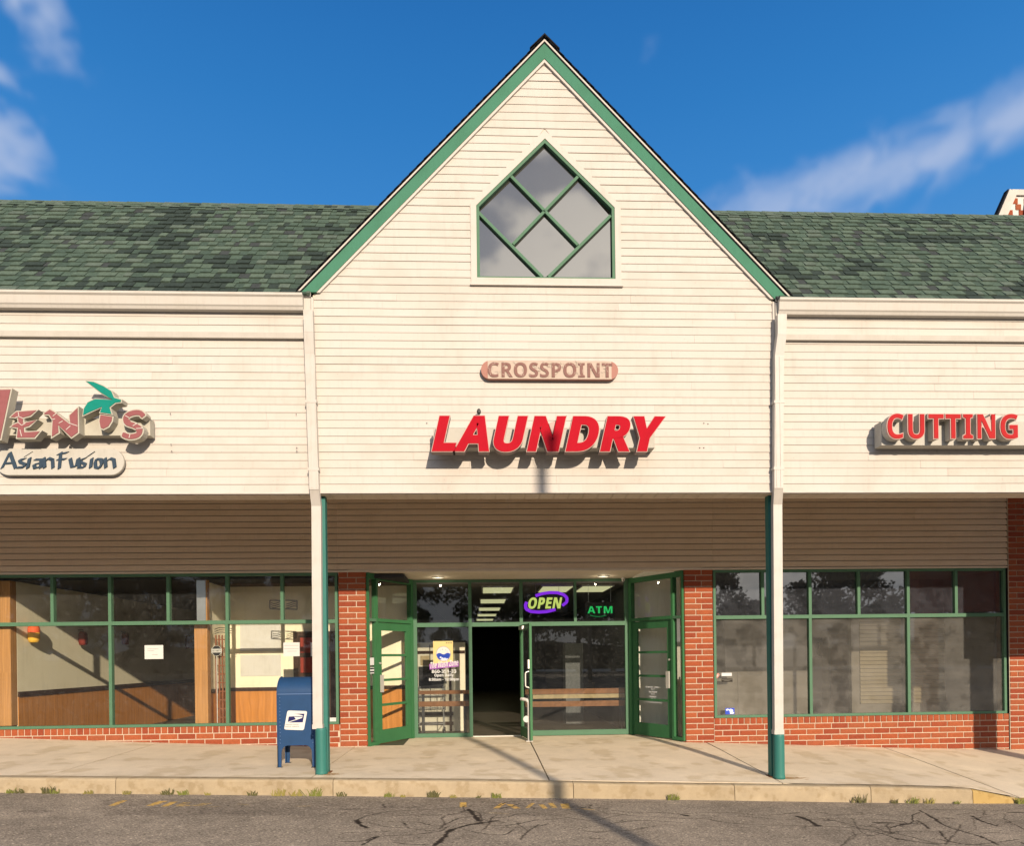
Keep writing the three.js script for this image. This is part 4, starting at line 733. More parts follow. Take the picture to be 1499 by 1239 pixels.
{ // the capsule below it
  const z = ZF + .06, o = thing('cuisine_sign', 'pale capsule sign with slate blue brush letters reading asian fusion', 'sign');
  const C = (x, y) => P(x / 6.246, 540 + y / 6.246, z), [x0, y1] = C(-40, 735), [x1, y0] = C(1132, 968), r = (y1 - y0) / 2, p = [];
  for (let k = 0; k <= 16; k++) { const a = -Math.PI / 2 + Math.PI * k / 16; p.push([x1 - r + Math.cos(a) * r, y0 + r + Math.sin(a) * r]); } for (let k = 0; k <= 16; k++) { const a = Math.PI / 2 + Math.PI * k / 16; p.push([x0 + r + Math.cos(a) * r, y0 + r + Math.sin(a) * r]); }
  part('panel', ext(poly(p), ZS, z, .008), M.raceway, o);
  const glyphs = [ // pen strokes of each letter
    [[[25, 912], [97, 768], [150, 912]], [[52, 868], [135, 862]]], [[[236, 826], [188, 834], [195, 858], [236, 874], [226, 902], [168, 905]]], [[[262, 912], [280, 820]], [[238, 802], [292, 768]]],
    [[[325, 832], [382, 832], [378, 912]], [[378, 862], [318, 878], [326, 912], [376, 898]]], [[[408, 818], [416, 908]], [[416, 855], [452, 820], [486, 832], [490, 912]]],
    [[[562, 768], [548, 916]], [[536, 784], [624, 768]], [[532, 832], [606, 828]]], [[[648, 824], [664, 900], [706, 892], [722, 824]], [[724, 822], [732, 904]]], [[[786, 822], [742, 836], [746, 858], [786, 874], [776, 904], [722, 906]]],
    [[[834, 908], [846, 822]], [[812, 802], [860, 768]]], [[[888, 828], [928, 830], [938, 872], [916, 912], [880, 904], [876, 860], [890, 828]]], [[[966, 820], [974, 908]], [[974, 856], [1012, 822], [1046, 832], [1056, 908]]]];
  const nib = [15, -9]; let lay = 0;
  for (const gl of glyphs) { const gs = []; for (const st of gl) for (let i = 0; i < st.length - 1; i++) { const [a, b] = [st[i], st[i + 1]], q = turn([[a[0] - nib[0], a[1] - nib[1]], [a[0] + nib[0], a[1] + nib[1]], [b[0] + nib[0], b[1] + nib[1]], [b[0] - nib[0], b[1] - nib[1]]].map(([x, y]) => C(x, y)), true); gs.push(ext(poly(q), z, z + .012 + .0011 * (lay++ % 9))); } part('letter', mergeGeometries(gs), M.slate, o); }
}
// old screw holes left by earlier signs in the clapboard
{ const bits = []; const g = new THREE.SphereGeometry(.0075, 8, 6); for (const [px, py] of [[250, 606], [251, 651], [252, 661], [434, 607], [435, 656], [435, 661], [1030, 620], [1036, 621], [1024, 656], [1030, 656], [625, 620]]) { const [x, y] = P(px, py, ZF); bits.push([x, y]); } bits.forEach(([x, y]) => part('screw_hole', g, M.darkMetal, x > XGL ? laundry : restaurant, [x, y, ZF + .006])); }

// ------------------------------------------------------------------ mailbox
{
  const zf = 2.36, [x0] = P(406, 1060, zf), [x1] = P(462.5, 1060, zf), w = x1 - x0, cx = (x0 + x1) / 2, g0 = gWalk(cx, zf - .2), o = thing('mailbox', 'blue steel street mailbox with rounded hood and four legs', 'mailbox', [cx, g0, zf]);
  const hTop = PY(434, 992, zf - .2) - g0, yl = PY(434, 1091, zf) - g0, d = .46, r = d / 2, ys = hTop - r, h = w / 2;
  // body: side outline (z, y) extruded over the width
  const s = new THREE.Shape(); s.moveTo(0, yl); s.lineTo(0, ys); s.absarc(-r, ys, r, 0, Math.PI, false); s.lineTo(-d, yl); s.closePath();
  const side = (e, x) => { const g = new THREE.ExtrudeGeometry(s, { depth: e, bevelEnabled: true, bevelSize: .006, bevelThickness: .006, bevelSegments: 2, curveSegments: 20 }); g.rotateY(-Math.PI / 2); g.translate(x, 0, 0); return metres(g); };
  part('body', side(w - .03, h - .015), M.postBlue, o);
  for (const sx of [-1, 1]) { // rolled seams along both sides
    const p = []; p.push([sx * (h - .006), yl, .008]); p.push([sx * (h - .006), ys, .008]); for (let k = 1; k < 14; k++) { const a = Math.PI * k / 14; p.push([sx * (h - .006), ys + Math.sin(a) * (r + .008), -r + Math.cos(a) * (r + .008)]); } p.push([sx * (h - .006), ys, -d - .008], [sx * (h - .006), yl, -d - .008]);
    part('seam', tube(p, .009, 60, 6), M.postBlue, o);
    const rv = new THREE.SphereGeometry(.0075, 8, 6); for (let k = 0; k < 15; k++) part('rivet', rv, M.rivet, o, [sx * (h - .042), yl + .03 + k * (ys - yl - .03) / 14, .008]);
  }
  part('hood_joint', box(-h + .012, h - .012, ys - .006, ys + .006, .004, .013), M.rivet, o);
  // legs with rounded gussets
  for (const [sx, z] of [[-1, 0], [1, 0], [-1, -d + .02], [1, -d + .02]]) {
    const g = new THREE.Shape(); g.moveTo(0, .01); g.lineTo(.052, .01); g.lineTo(.058, yl - .1); g.quadraticCurveTo(.07, yl - .012, .15, yl - .004); g.lineTo(.15, yl + .02); g.lineTo(0, yl + .02); g.closePath();
    const q = new THREE.ExtrudeGeometry(g, { depth: .012, bevelEnabled: false }); if (sx > 0) q.scale(-1, 1, 1); q.translate(-sx * -1 * h * 1 + 0, 0, z - .004);
    if (sx > 0) { const ix = q.attributes.position; for (let i = 0; i < ix.count; i += 3) for (const c of ['X', 'Y', 'Z']) { const t = ix['get' + c](i + 1); ix['set' + c](i + 1, ix['get' + c](i + 2)); ix['set' + c](i + 2, t); } }
    const flange = box(Math.min(sx * h, sx * (h - .012)), Math.max(sx * h, sx * (h - .012)), .01, yl + .02, z ? z - .004 : z - .06, z ? z + .06 : z + .008);
    const leg = part('leg', mergeGeometries([metres(q), flange]), M.postBlue, o);
    part('foot', box(Math.min(sx * (h + .015), sx * (h - .065)), Math.max(sx * (h + .015), sx * (h - .065)), -.002, .01, z - .045, z + .025), M.darkMetal, leg);
  }
  // the postal emblem on a white slanted plate
  const tex = canvasTex(512, 430, (c, W, H) => {
    c.fillStyle = '#f4f3ee'; c.fillRect(0, 0, W, H); c.fillStyle = '#2a2c66'; c.beginPath(); c.moveTo(120, 60); c.lineTo(450, 60); c.lineTo(410, 265); c.lineTo(80, 265); c.closePath(); c.fill();
    c.fillStyle = '#f4f3ee'; c.beginPath(); c.moveTo(95, 45); c.lineTo(220, 62); c.bezierCurveTo(330, 72, 400, 90, 425, 118); c.lineTo(400, 128); c.bezierCurveTo(300, 112, 200, 118, 130, 122); c.lineTo(95, 122); c.closePath(); c.fill();
    c.beginPath(); c.moveTo(225, 130); c.lineTo(395, 140); c.lineTo(405, 158); c.lineTo(70, 275); c.lineTo(85, 250); c.lineTo(262, 190); c.closePath(); c.fill();
    c.fillStyle = '#8b8983'; c.font = 'bold 40px sans-serif'; c.save(); c.transform(1, 0, -.16, 1, 60, 0); c.fillText('UNITED STATES', 20, 330); c.fillText('POSTAL SERVICE', 20, 378); c.restore();
  });
  const pxm = (px, py) => { const [x, y] = P(px, py, zf + .016); return [x - cx, y - g0]; }, c4 = [pxm(416, 1068.5), pxm(445, 1069.5), pxm(450, 1041.5), pxm(421, 1040.5)], rp = [];
  c4.forEach((p, i) => { const a = c4[(i + 3) % 4], b = c4[(i + 1) % 4], t = .1; for (let k = 0; k <= 4; k++) { const u = k / 4, A = [mix(p[0], a[0], t), mix(p[1], a[1], t)], B = [mix(p[0], b[0], t), mix(p[1], b[1], t)]; rp.push([(1 - u) ** 2 * A[0] + 2 * u * (1 - u) * p[0] + u * u * B[0], (1 - u) ** 2 * A[1] + 2 * u * (1 - u) * p[1] + u * u * B[1]]); } });
  const g = ext(poly(rp), .012, .016); const uv = g.attributes.uv, ps = g.attributes.position, bx = c4[0][0], by = c4[0][1], W = c4[2][0] - bx, H = c4[2][1] - by; for (let i = 0; i < uv.count; i++) uv.setXY(i, (ps.getX(i) - bx) / W, (ps.getY(i) - by) / H);
  part('emblem_plate', g, std({ color: rgb(.6, .6, .6), map: tex, roughness: .5 }), o);
}

// ------------------------------------------------------------------ white bent pipe by the laundry door
{
  const z = -.42, [x] = P(775, 1080, z), y0 = gWalk(x, 0), t = PY(775, 1024, z) - y0, o = thing('bent_pipe_stand', 'white bent pipe standing on the walk by the open laundry door', 'pipe', [x, y0, z]);
  part('pipe', tube([[0, 0, 0], [0, t - .16, 0], [-.005, t - .06, 0], [-.035, t - .015, 0], [-.1, t, -.05], [-.13, t, -.1]], .032, 40, 12), M.white, o);
  part('foot_plate', box(-.06, .06, -.001, .012, -.06, .06), M.white, o); part('round_plate', cyl(.06, .06, .02, 24).rotateX(Math.PI / 2), M.white, o, [-.05, t - .36, .015]);
}

// ------------------------------------------------------------------ things on and behind the glass
function flat(name, label, cat, x0, x1, y0, y1, z, mat, group) { const g = new THREE.BoxGeometry(x1 - x0, y1 - y0, .003); const m = new THREE.Mesh(g, mat); m.name = name; m.position.set((x0 + x1) / 2, (y0 + y1) / 2, z); return tag(m, label, cat, group); }
const fromPx = (a, b, c, d, z) => { const [x0, y1] = P(a, b, z), [x1, y0] = P(c, d, z); return [x0, x1, y0, y1, z]; };
const note = (lines, bg = '#eeeeea', fg = '#8a8a8a') => std({ color: rgb(.58, .58, .58), map: canvasTex(256, 192, (g) => { g.fillStyle = bg; g.fillRect(0, 0, 256, 192); g.fillStyle = fg; for (const [x, y, w] of lines) g.fillRect(x, y, w, 4); }), roughness: .8 });
flat('paper_notice', 'white paper notice taped to the glass beside the timber post', 'notice', ...fromPx(212, 945, 239.5, 965, ZG + .006), note([[40, 50, 150], [40, 75, 90], [100, 130, 80]]));
flat('paper_notice', 'white ruled paper notice taped beside the dark inner door', 'notice', ...fromPx(415, 941, 439, 961, ZG + .006), note([[10, 40, 230], [10, 85, 230], [60, 120, 150]]));
flat('paper_notice', 'narrow white paper notice hung over the red door panel', 'notice', ...fromPx(455, 941, 466, 961, ZG + .006), note([[10, 40, 230], [10, 85, 230]]));
flat('glass_card', 'small white card at the lower corner of the glass by the post', 'card', ...fromPx(483, 1051, 496, 1056.5, ZG + .006), note([[30, 90, 190]]));
{ // wave emblem
  const o = thing('wave_emblem', 'black outlined wave emblem stuck across two transom panes', 'decal'), z = ZG + .005, C = (x, y) => P(380 + x / 7.29, 830 + y / 7.29, z);
  for (const [a, b] of [[112, 238], [276, 402]]) { for (const [p, q] of [[[a, 358], [b, 362]], [[a, 448], [b, 456]], [a < 200 ? [a, 356] : [b, 360], a < 200 ? [a, 450] : [b, 458]]]) part('border', bar(C(...p), C(...q), .02, z, z + .003), M.dark, o); for (let r = 0; r < 3; r++) { const pts = []; for (let k = 0; k <= 10; k++) pts.push(C(mix(a + 12, b - 6, k / 10), 385 + r * 22 + 9 * Math.sin(k / 10 * Math.PI * 1.5 + (a > 200 ? 1 : 0)))); for (let k = 0; k < 10; k++) part('wave', bar(pts[k], pts[k + 1], .015, z + .0001 * k, z + .002 + .0001 * k), M.dark, o); } }
}
{ // octagonal alarm sign in the window
  const z = -.14, [x, y] = P(317.5, 953, z), o = thing('alarm_sign', 'black and white octagonal alarm sign beside the wooden screen', 'sign', [x, y, z]);
  part('plate', cyl(.095, .095, .008, 8).rotateX(Math.PI / 2).rotateZ(Math.PI / 8), M.white, o); part('band', box(-.085, .085, -.026, .026, .005, .007), M.white, o);
  part('upper_field', ext(poly([[-.08, .032], [.08, .032], [.036, .084], [-.036, .084]]), .0045, .006), M.dark, o); part('lower_field', ext(poly([[-.08, -.032], [-.036, -.084], [.036, -.084], [.08, -.032]]), .0045, .006), M.dark, o);
  for (const l of letters('SECURITY', -.078, .078, -.016, .016)) part('letter', ext(poly(l.o, l.h), .0072, .009), M.dark, o);
  part('stake', box(-.006, .006, FL - y, -.08, -.006, .004), M.alu, o);
}
{ // lattice screen
  const z = -.30, [x0] = P(317, 990, z), [x1] = P(331, 990, z), yt = PY(324, 930, z), o = thing('lattice_screen', 'red brown wooden lattice screen standing between window and pale wall', 'screen', [(x0 + x1) / 2, FL, z]), w = x1 - x0, h = yt - FL;
  for (const x of [-w / 2, -w / 6, w / 6, w / 2]) part('upright', box(x - .011, x + .011, 0, h, -.012, .012), M.lattice, o);
  for (let k = 0; k < 13; k++) part('crossbar', box(-w / 2, w / 2, h * (k + .4) / 13, h * (k + .4) / 13 + .02, -.01 + .02 * (k % 2), .002 + .02 * (k % 2)), M.lattice, o);
  for (let k = 0; k < 3; k++) part('hook', tube([[-w / 2 - .02, h + .02 + k * .04, 0], [0, h + .05 + k * .04, .03], [w / 2 + .12, h + .03 + k * .04, .02]], .006), M.darkMetal, o);
}
{ // lanterns along the side wall of the restaurant
  const xs = px0(12) + .1;
  [[34, 50, 915, 941, -.62, 'yellow and red paper lantern hung near the front of the side wall'], [105, 114, 925, 945, -2.2, 'dark red paper lantern hanging in the shade of the side wall'], [168, 175, 927, 944, -3.9, 'dark red paper lantern hanging in the shade of the side wall'], [252, 266, 932, 950, -7.4, 'dark red paper lantern hanging in the shade of the side wall']].forEach(([a, b, t, bo, z, lab], i) => {
    const [x, y] = P((a + b) / 2, (t + bo) / 2, z), h = PY(a, t, z) - PY(a, bo, z), o = thing('lantern', lab, 'lantern', [Math.max(x, xs), y, z], i ? 'lanterns on the restaurant wall' : undefined), r = h * .3;
    part('shade', new THREE.LatheGeometry([[.02, -h / 2], [r * .8, -h / 2], [r, -h * .3], [r, h * .05]].map(([p, q]) => new THREE.Vector2(p, q)), 20), i ? std({ color: rgb(.16, .02, .015), roughness: .6 }) : std({ color: rgb(.72, .42, .05), roughness: .6 }), o);
    part('crown', new THREE.LatheGeometry([[r, h * .052], [r, h * .3], [r * .7, h * .5], [.02, h * .5]].map(([p, q]) => new THREE.Vector2(p, q)), 20), i ? std({ color: rgb(.13, .02, .015), roughness: .6 }) : std({ color: rgb(.6, .10, .03), roughness: .6 }), o);
    part('bracket', tube([[0, h * .5, 0], [0, h * .62, 0], [xs - .1 - Math.max(x, xs) + .01, h * .62, 0]], .006), M.darkMetal, o);
  });
}
// laundry: rails, cart, cabinet, posters
function rails(label, a, b, rows) {
  const z = ZR - .32, xa = PX(a, 1020, z), xb = PX(b, 1020, z), o = thing('plank_rail', label, 'rail', [xa, YR0, z]);
  for (const [p, q, m, c] of rows) part('plank', box(c ? PX(c, 1020, z) - xa : 0, xb - xa, PY((a + b) / 2, q, z) - YR0, PY((a + b) / 2, p, z) - YR0, -.02 - .0, .02), m, o);
  const top = PY((a + b) / 2, rows[0][0], z) - YR0; for (const x of [.05, xb - xa - .12]) part('stand', box(x, x + .06, 0, top - .02, -.08, -.024), M.darkMetal, o);
}
rails('two brown planks on stands behind the glass with the washer poster', 613, 687, [[1011, 1016.5, M.woodRail], [1027, 1034.5, M.woodRail]]);
rails('brown and pale planks on stands behind the wide laundry window', 769, 916, [[1008.5, 1016, M.woodRail], [1016.6, 1022.5, M.woodPale, 780], [1026.5, 1034.5, M.woodRail]]);
{
  const z = -2.35, o = thing('vending_cabinet', 'tall off-white machine with dark trim behind the wire laundry cart', 'cabinet', [0, YR0 + .008, z]), y = (py) => PY(640, py, z) - YR0 - .008, x = (px) => PX(px, 1000, z);
  part('case', box(x(606), x(681), 0, y(941), -.5, 0), M.wall, o); for (const [a, b] of [[953, 957.5], [1043, 1048], [1057, 1062]]) part('band', box(x(606), x(681) - (a > 1000 ? .25 : 0), y(b), y(a), .001, .012), M.darkWood, o);
  part('upright', box(x(657.5), x(661), 0, y(958), .001, .014), M.darkWood, o); part('dark_screen', box(x(613), x(650), y(1008), y(976), .001, .012), M.inDark, o); part('small_poster', box(x(616), x(629), y(974), y(960), .001, .01), M.woodPale, o);
  for (const px of [629.5, 651]) part('divider', box(x(px), x(px) + .015, y(1040), y(944), .012, .02), M.dark, o);
}
{
  const z = -2.0, o = thing('laundry_cart', 'wire laundry cart on casters behind the washer poster glass', 'cart', [PX(632, 1070, z), YR0 + .008, z]), w = (PX(650, 1070, z) - PX(613, 1070, z)) / 2, T = (a, b, r = .009) => part('tube', tube([a, b], r, 2, 8), M.steel, o);
  for (const sx of [-1, 1]) for (const sz of [-.22, .22]) { T([sx * w, .09, sz], [sx * w * .96, .95, sz]); const c = part('caster', cyl(.05, .05, .03, 16).rotateZ(Math.PI / 2), M.dark, o, [sx * w, .05, sz]); part('hub', cyl(.02, .02, .034, 10).rotateZ(Math.PI / 2), M.steel, c); }
  for (const y of [.2, .5, .75]) for (const s of [-1, 1]) { T([-w, y, s * .22], [w, y, s * .22]); T([s * w, y, -.22], [s * w, y, .22]); }
  for (let k = 1; k < 9; k++) { const x = mix(-w, w, k / 9); part('wire', tube([[x, .5, .22], [x, .75, .22]], .004, 2, 6), M.steel, o); part('wire', tube([[x, .5, .22], [x, .5, -.22]], .004, 2, 6), M.steel, o); }
}
{ // washer poster on the glass
  const z = ZR - .038, C = fromPx(634, 939, 663.5, 976, z), o = thing('washer_poster', 'yellow poster of a washing machine stuck on the laundry glass', 'decal', [0, 0, 0]);
  const m = part('sheet', new THREE.BoxGeometry(C[1] - C[0], C[3] - C[2], .003), std({ color: rgb(.62, .62, .66), map: canvasTex(256, 320, (g) => {
    g.fillStyle = '#ecd891'; g.fillRect(0, 0, 256, 320); g.fillStyle = '#5b5a4a'; for (const x of [176, 204, 232]) { g.beginPath(); g.arc(x, 24, 8, 0, 7); g.fill(); }
    g.strokeStyle = '#6a6aa0'; g.lineWidth = 4; g.fillStyle = '#f1ecdf'; g.beginPath(); g.arc(132, 160, 92, 0, 7); g.fill(); g.stroke();
    g.save(); g.beginPath(); g.arc(132, 160, 88, 0, 7); g.clip(); g.fillStyle = '#2f4fb4'; g.beginPath(); g.moveTo(30, 155); for (let x = 30; x <= 240; x += 6) g.lineTo(x, 158 + 9 * Math.sin(x / 17)); g.lineTo(240, 232); g.lineTo(30, 232); g.fill(); g.fillStyle = '#dfe9fb'; for (const [x, y, r] of [[95, 205, 12], [118, 222, 16], [150, 228, 18], [178, 228, 12]]) { g.beginPath(); g.arc(x, y, r, 0, 7); g.fill(); } g.fillStyle = '#f1ecdf'; g.beginPath(); g.ellipse(132, 260, 90, 24, 0, 0, 7); g.fill(); g.restore();
    g.fillStyle = '#2f4fb4'; for (const [x, y, r] of [[90, 115, 4], [120, 105, 5], [160, 112, 4], [180, 130, 4]]) { g.beginPath(); g.arc(x, y, r, 0, 7); g.fill(); }
  }) }), o, [(C[0] + C[1]) / 2, (C[2] + C[3]) / 2, z]);
  const pinkM = std({ color: rgb(.26, .10, .33) }), wm = M.paper, zz = z + .003;
  { const [a, t] = P(629.5, 970.5, zz), [b, u] = P(671, 977, zz); part('ribbon', bar([a - .01, (t + u) / 2 - .035], [b + .01, (t + u) / 2 + .02], .105, zz, zz + .003), pinkM, o); }
  const rowsT = [['The Wash Zone', 630, 671, 967.5, 976.5, .004, .3], ['860-351-33', 632, 668, 981, 985.5, .003, 0], ['Open Daily', 636, 664, 986.5, 992, .003, 0], ['8:00am - 10:00pm', 628, 672, 993, 998, .003, 0]];
  for (const [t, a, b, y0, y1, dz, sk] of rowsT) { const [xa, ya] = P(a, y0, zz), [xb, yb] = P(b, y1, zz), slope = sk ? .10 : 0; for (const l of letters(t, xa, xb, yb, ya, sk)) { const w = (p) => p.map(([x, y]) => [x, y + (x - (xa + xb) / 2) * slope]); part('letter', ext(poly(w(l.o), l.h.map(w)), zz + dz, zz + dz + .002), wm, o); } }
}
{ // neon OPEN sign
  const z = ZR - .16, C = (x, y) => P(750 + x / 8.818, 850 + y / 8.818, z), o = thing('open_sign', 'lit yellow letters reading open inside a purple ring', 'sign', [0, 0, 0]);
  const gy = glow(.62, .72, .16, .85), gp = glow(.20, .02, .62, 1.1), [x0, y1] = C(205, 225), [x1, y0] = C(640, 362);
  for (const l of letters('OPEN', x0, x1, y0, y1, .22, 2)) part('letter', ext(poly(l.o, l.h), z + .004, z + .03, .004), gy, o);
  const arc = (pts, r) => part('ring', tube(pts.map(([x, y]) => [...C(x, y), z + .01]), r, 60, 10), gp, o);
  arc([[300, 200], [380, 172], [480, 158], [580, 160], [660, 185], [702, 225], [700, 280], [645, 325]], .03); arc([[185, 280], [168, 320], [180, 370], [240, 402], [340, 410], [450, 402], [555, 375]], .032);
  part('backing', box(C(170, 300)[0], C(710, 300)[0], C(400, 410)[1], C(400, 160)[1], z - .03, z - .026), M.inDark, o);
  for (const x of [300, 600]) part('chain', box(C(x, 0)[0] - .003, C(x, 0)[0] + .003, C(x, 170)[1], IC - .002, z - .028, z - .024), M.steel, o);
  // ATM sign
  const z2 = ZR - .14, D = (x, y) => P(750 + x / 8.818, 850 + y / 8.818, z2), q = thing('cash_machine_sign', 'small lit green letters in a dark box behind the glass', 'sign', [0, 0, 0]), gg = glow(.02, .55, .12, .8);
  part('box', box(D(940, 0)[0], D(1310, 0)[0], D(0, 500)[1], D(0, 290)[1], z2 - .06, z2), M.inDark, q); for (const l of letters('ATM', D(965, 0)[0], D(1285, 0)[0], D(0, 435)[1], D(0, 345)[1], 0, 8)) part('letter', ext(poly(l.o, l.h), z2 + .001, z2 + .012), gg, q);
  const dot = new THREE.SphereGeometry(.007, 8, 6); for (let k = 0; k < 14; k++) { const [x, y] = D(1010 + k * 15, 452 + 16 * Math.sin(k / 13 * Math.PI)); part('diode', dot, gg, q, [x, y, z2 + .004]); }
  for (const x of [980, 1270]) part('chain', box(D(x, 0)[0] - .003, D(x, 0)[0] + .003, D(0, 290)[1], IC - .002, z2 - .03, z2 - .026), M.steel, q);
}
// ceiling lights of the laundry, in two rows
{
  const em = glow(.80, .76, .40, .62), mk = (x, z) => { const o = thing('ceiling_light', 'long lit fluorescent panel in the dark laundry ceiling', 'light', [x, IC - .002, z], 'fluorescent panels of the laundry ceiling'); part('housing', box(-.33, .33, -.03, 0, -.63, .63), M.white, o); part('diffuser', box(-.3, .3, -.036, -.031, -.6, .6), em, o); const l = new THREE.RectAreaLight(rgb(1, .95, .6), .4, .6, 1.2); l.position.set(x, IC - .045, z); l.rotation.x = -Math.PI / 2; scene.add(l); };
  for (let k = 0; k < 6; k++) mk(.36 - .05 * k, -2.3 - 2.85 * k);
  mk(1.55, -2.2); mk(2.35, -2.2);
}
// downlights in the entry ceiling, and a camera
for (const px of [641, 883]) {
  const z = ZR + .42, x = PX(px, 845, z), y = YHEAD - .016, o = thing('downlight', 'round lit downlight in the ceiling of the entry recess', 'light', [x, y, z], 'downlights of the entry recess');
  part('trim_ring', new THREE.TorusGeometry(.1, .014, 8, 28).rotateX(Math.PI / 2), M.white, o); part('lens', cyl(.09, .09, .02, 24), glow(1, .88, .6, .8), o, [0, -.004, 0]);
  const l = new THREE.PointLight(rgb(1, .85, .6), .12, 0, 2); l.position.set(x, y - .06, z); l.castShadow = true; scene.add(l);
}
{
  const z = ZR + .12, [x] = P(912, 848, z), o = thing('security_camera', 'small white dome camera at the corner of the entry ceiling', 'camera', [x, YHEAD - .02, z]);
  part('mount', cyl(.035, .04, .03, 18), M.white, o, [0, -.012, 0]); part('dome', new THREE.SphereGeometry(.032, 16, 12), M.white, o, [0, -.045, .01]); part('lens', new THREE.SphereGeometry(.014, 10, 8), M.dark, o, [0, -.05, .034]);
}
// salon: board, stickers, picture, cabinet
{
  const z = -.2; const b = fromPx(1045.5, 985, 1076, 1049, z); const m = part('leaning_board', box(b[0], b[1], Math.max(b[2], -.02), b[3], z - .012, z), M.wallGrey, null); tag(m, 'plain pale board standing behind the salon glass with stickers before it', 'board');
  const s = fromPx(1080, 985, 1083, 1046, z - .05); tag(part('white_stick', box(s[0], s[1], -.02, s[3], z - .07, z - .05), M.white, null), 'thin white upright strip beside the pale board in the salon window', 'strip');
  flat('glass_label', 'blank white label stuck on the salon glass above the hours strip', 'sticker', ...fromPx(1056, 985.5, 1071, 990, ZG + .006), M.paper);
  flat('hours_strip', 'small dark sticker with two pale lines on the salon glass', 'sticker', ...fromPx(1056, 994, 1072, 998.6, ZG + .006), note([[10, 60, 230], [60, 120, 130], [10, 66, 230], [60, 126, 130]], '#3f3c36', '#d6d3ca'));
  { const [x, y] = P(1049, 989.5, ZG + .006), h = []; for (let k = 0; k < 28; k++) { const t = k / 28 * Math.PI * 2; h.push([.0030 * 16 * Math.sin(t) ** 3, .0034 * (13 * Math.cos(t) - 5 * Math.cos(2 * t) - 2 * Math.cos(3 * t) - Math.cos(4 * t))]); } const o = part('heart_sticker', ext(poly(turn(h, true)), 0, .002), std({ color: rgb(.62, .22, .20), roughness: .6 }), null, [x, y, ZG + .005]); tag(o, 'faded pink heart sticker at the edge of the salon glass', 'sticker'); part('inner_heart', ext(poly(turn(h.map(([a, b]) => [a * .55, b * .55]), true)), .0022, .004), std({ color: rgb(.72, .42, .38), roughness: .6 }), o); }
  flat('blue_sticker', 'blue and white sticker low on the salon glass', 'sticker', ...fromPx(1061.5, 1037, 1075, 1046, ZG + .006), std({ roughness: .5, map: canvasTex(128, 96, (g) => { g.fillStyle = '#2f48b0'; g.fillRect(0, 0, 128, 96); g.fillStyle = '#dfe5f6'; g.beginPath(); g.ellipse(80, 38, 30, 22, .4, 0, 7); g.fill(); g.beginPath(); g.moveTo(8, 20); g.lineTo(40, 10); g.lineTo(52, 30); g.lineTo(14, 40); g.fill(); g.beginPath(); g.moveTo(60, 70); g.lineTo(120, 62); g.lineTo(120, 84); g.lineTo(70, 90); g.fill(); g.fillStyle = '#2f48b0'; g.beginPath(); g.arc(30, 60, 14, 0, 7); g.fill(); }) }));
  const zc = -2.6, c = fromPx(1213, 924, 1244, 1056, zc), o = thing('salon_cabinet', 'tall grey brown cabinet beside the slatted panels in the salon', 'cabinet', [0, -.02, zc]); part('case', box(c[0], c[1], 0, c[3] + .02, -.5, 0), M.wallGrey, o); part('door', box(c[0] + .03, c[1] - .03, .08, c[3] - .06, .001, .02), M.tan[0], o); part('edge', box(c[1] + .002, c[1] + .03, 0, c[3] - .4, -.05, .03), M.white, o);
  const p = fromPx(1191, 934, 1211, 963, -2.9), f = thing('framed_picture', 'dark framed picture of a pale vase on the salon wall', 'picture', [0, 0, 0]); part('frame', box(p[0], p[1], p[2], p[3], -2.93, -2.9), M.darkMetal, f); part('vase', new THREE.LatheGeometry([[.0, 0], [.06, .02], [.08, .1], [.05, .17], [.03, .22], [.05, .3], [.0, .3]].map(([a, b]) => new THREE.Vector2(a, b)), 16).scale(1, 1, .1), M.wallGrey, f, [(p[0] + p[1]) / 2, p[2] + .04, -2.897]);
  tag(part('picture_wall', box(PX(1060, 960, -3), PX(1250, 960, -3), -.02, 2.96, -3.05, -2.935), M.wallGrey, null), 'pale partition with a framed picture inside the salon', 'partition');
}
{ // lettering on the salon door, stickers by the restaurant door
  const o = thing('hours_lettering', 'white opening hours lettered on the glass of the salon door', 'lettering', [splR.g.position.x, splR.g.position.y, splR.g.position.z]); o.rotation.y = splR.g.rotation.y;
  const mid = (splR.a + splR.b) / 2, rows = [['MONDAY - FRIDAY', .86, .2], ['9-7', .82, .05], ['SATURDAY', .77, .11], ['9-5', .73, .05], ['SUNDAY', .68, .09], ['10-4', .64, .06], ['& APPOINTMENTS', .58, .24]];
  for (const [t, y, w] of rows) for (const l of letters(t, -w, w, y, y + .03)) { const g = ext(poly(l.o, l.h), .0, .002); g.rotateY(Math.PI); g.translate(mid, .06, -.004); part('letter', g, M.paper, o); }
  const q = thing('door_stickers', 'white alarm stickers on the narrow glass beside the restaurant door', 'sticker', splL.g.position.toArray()); q.rotation.y = splL.g.rotation.y; const c = .03 + (splL.a - .08) / 2;
  part('sticker', box(c - .075, c + .075, 1.42, 1.55, .003, .005), M.paper, q); part('sticker', box(c - .075, c + .075, 1.27, 1.38, .003, .005), M.paper, q); part('band', box(c - .07, c + .07, 1.29, 1.315, .0055, .007), M.dark, q); part('band', box(c - .07, c + .07, 1.345, 1.37, .0055, .007), M.dark, q);
  const r = thing('radiator_cover', 'tall pale metal cover seen behind the narrow glass beside the salon door', 'cover', [0, 0, 0]), z = -.42, a = fromPx(992, 995, 1000, 1077, z); part('panel', box(a[0], a[1], Math.max(.0, a[2]), a[3], z - .08, z), M.wall, r); part('foot', box(a[0] + .003, a[1] - .003, 0, .12, z + .001, z + .015), M.wallGrey, r); part('knob', cyl(.012, .014, .05, 10), M.alu, r, [(a[0] + a[1]) / 2, a[3] + .02, z - .04]);
}
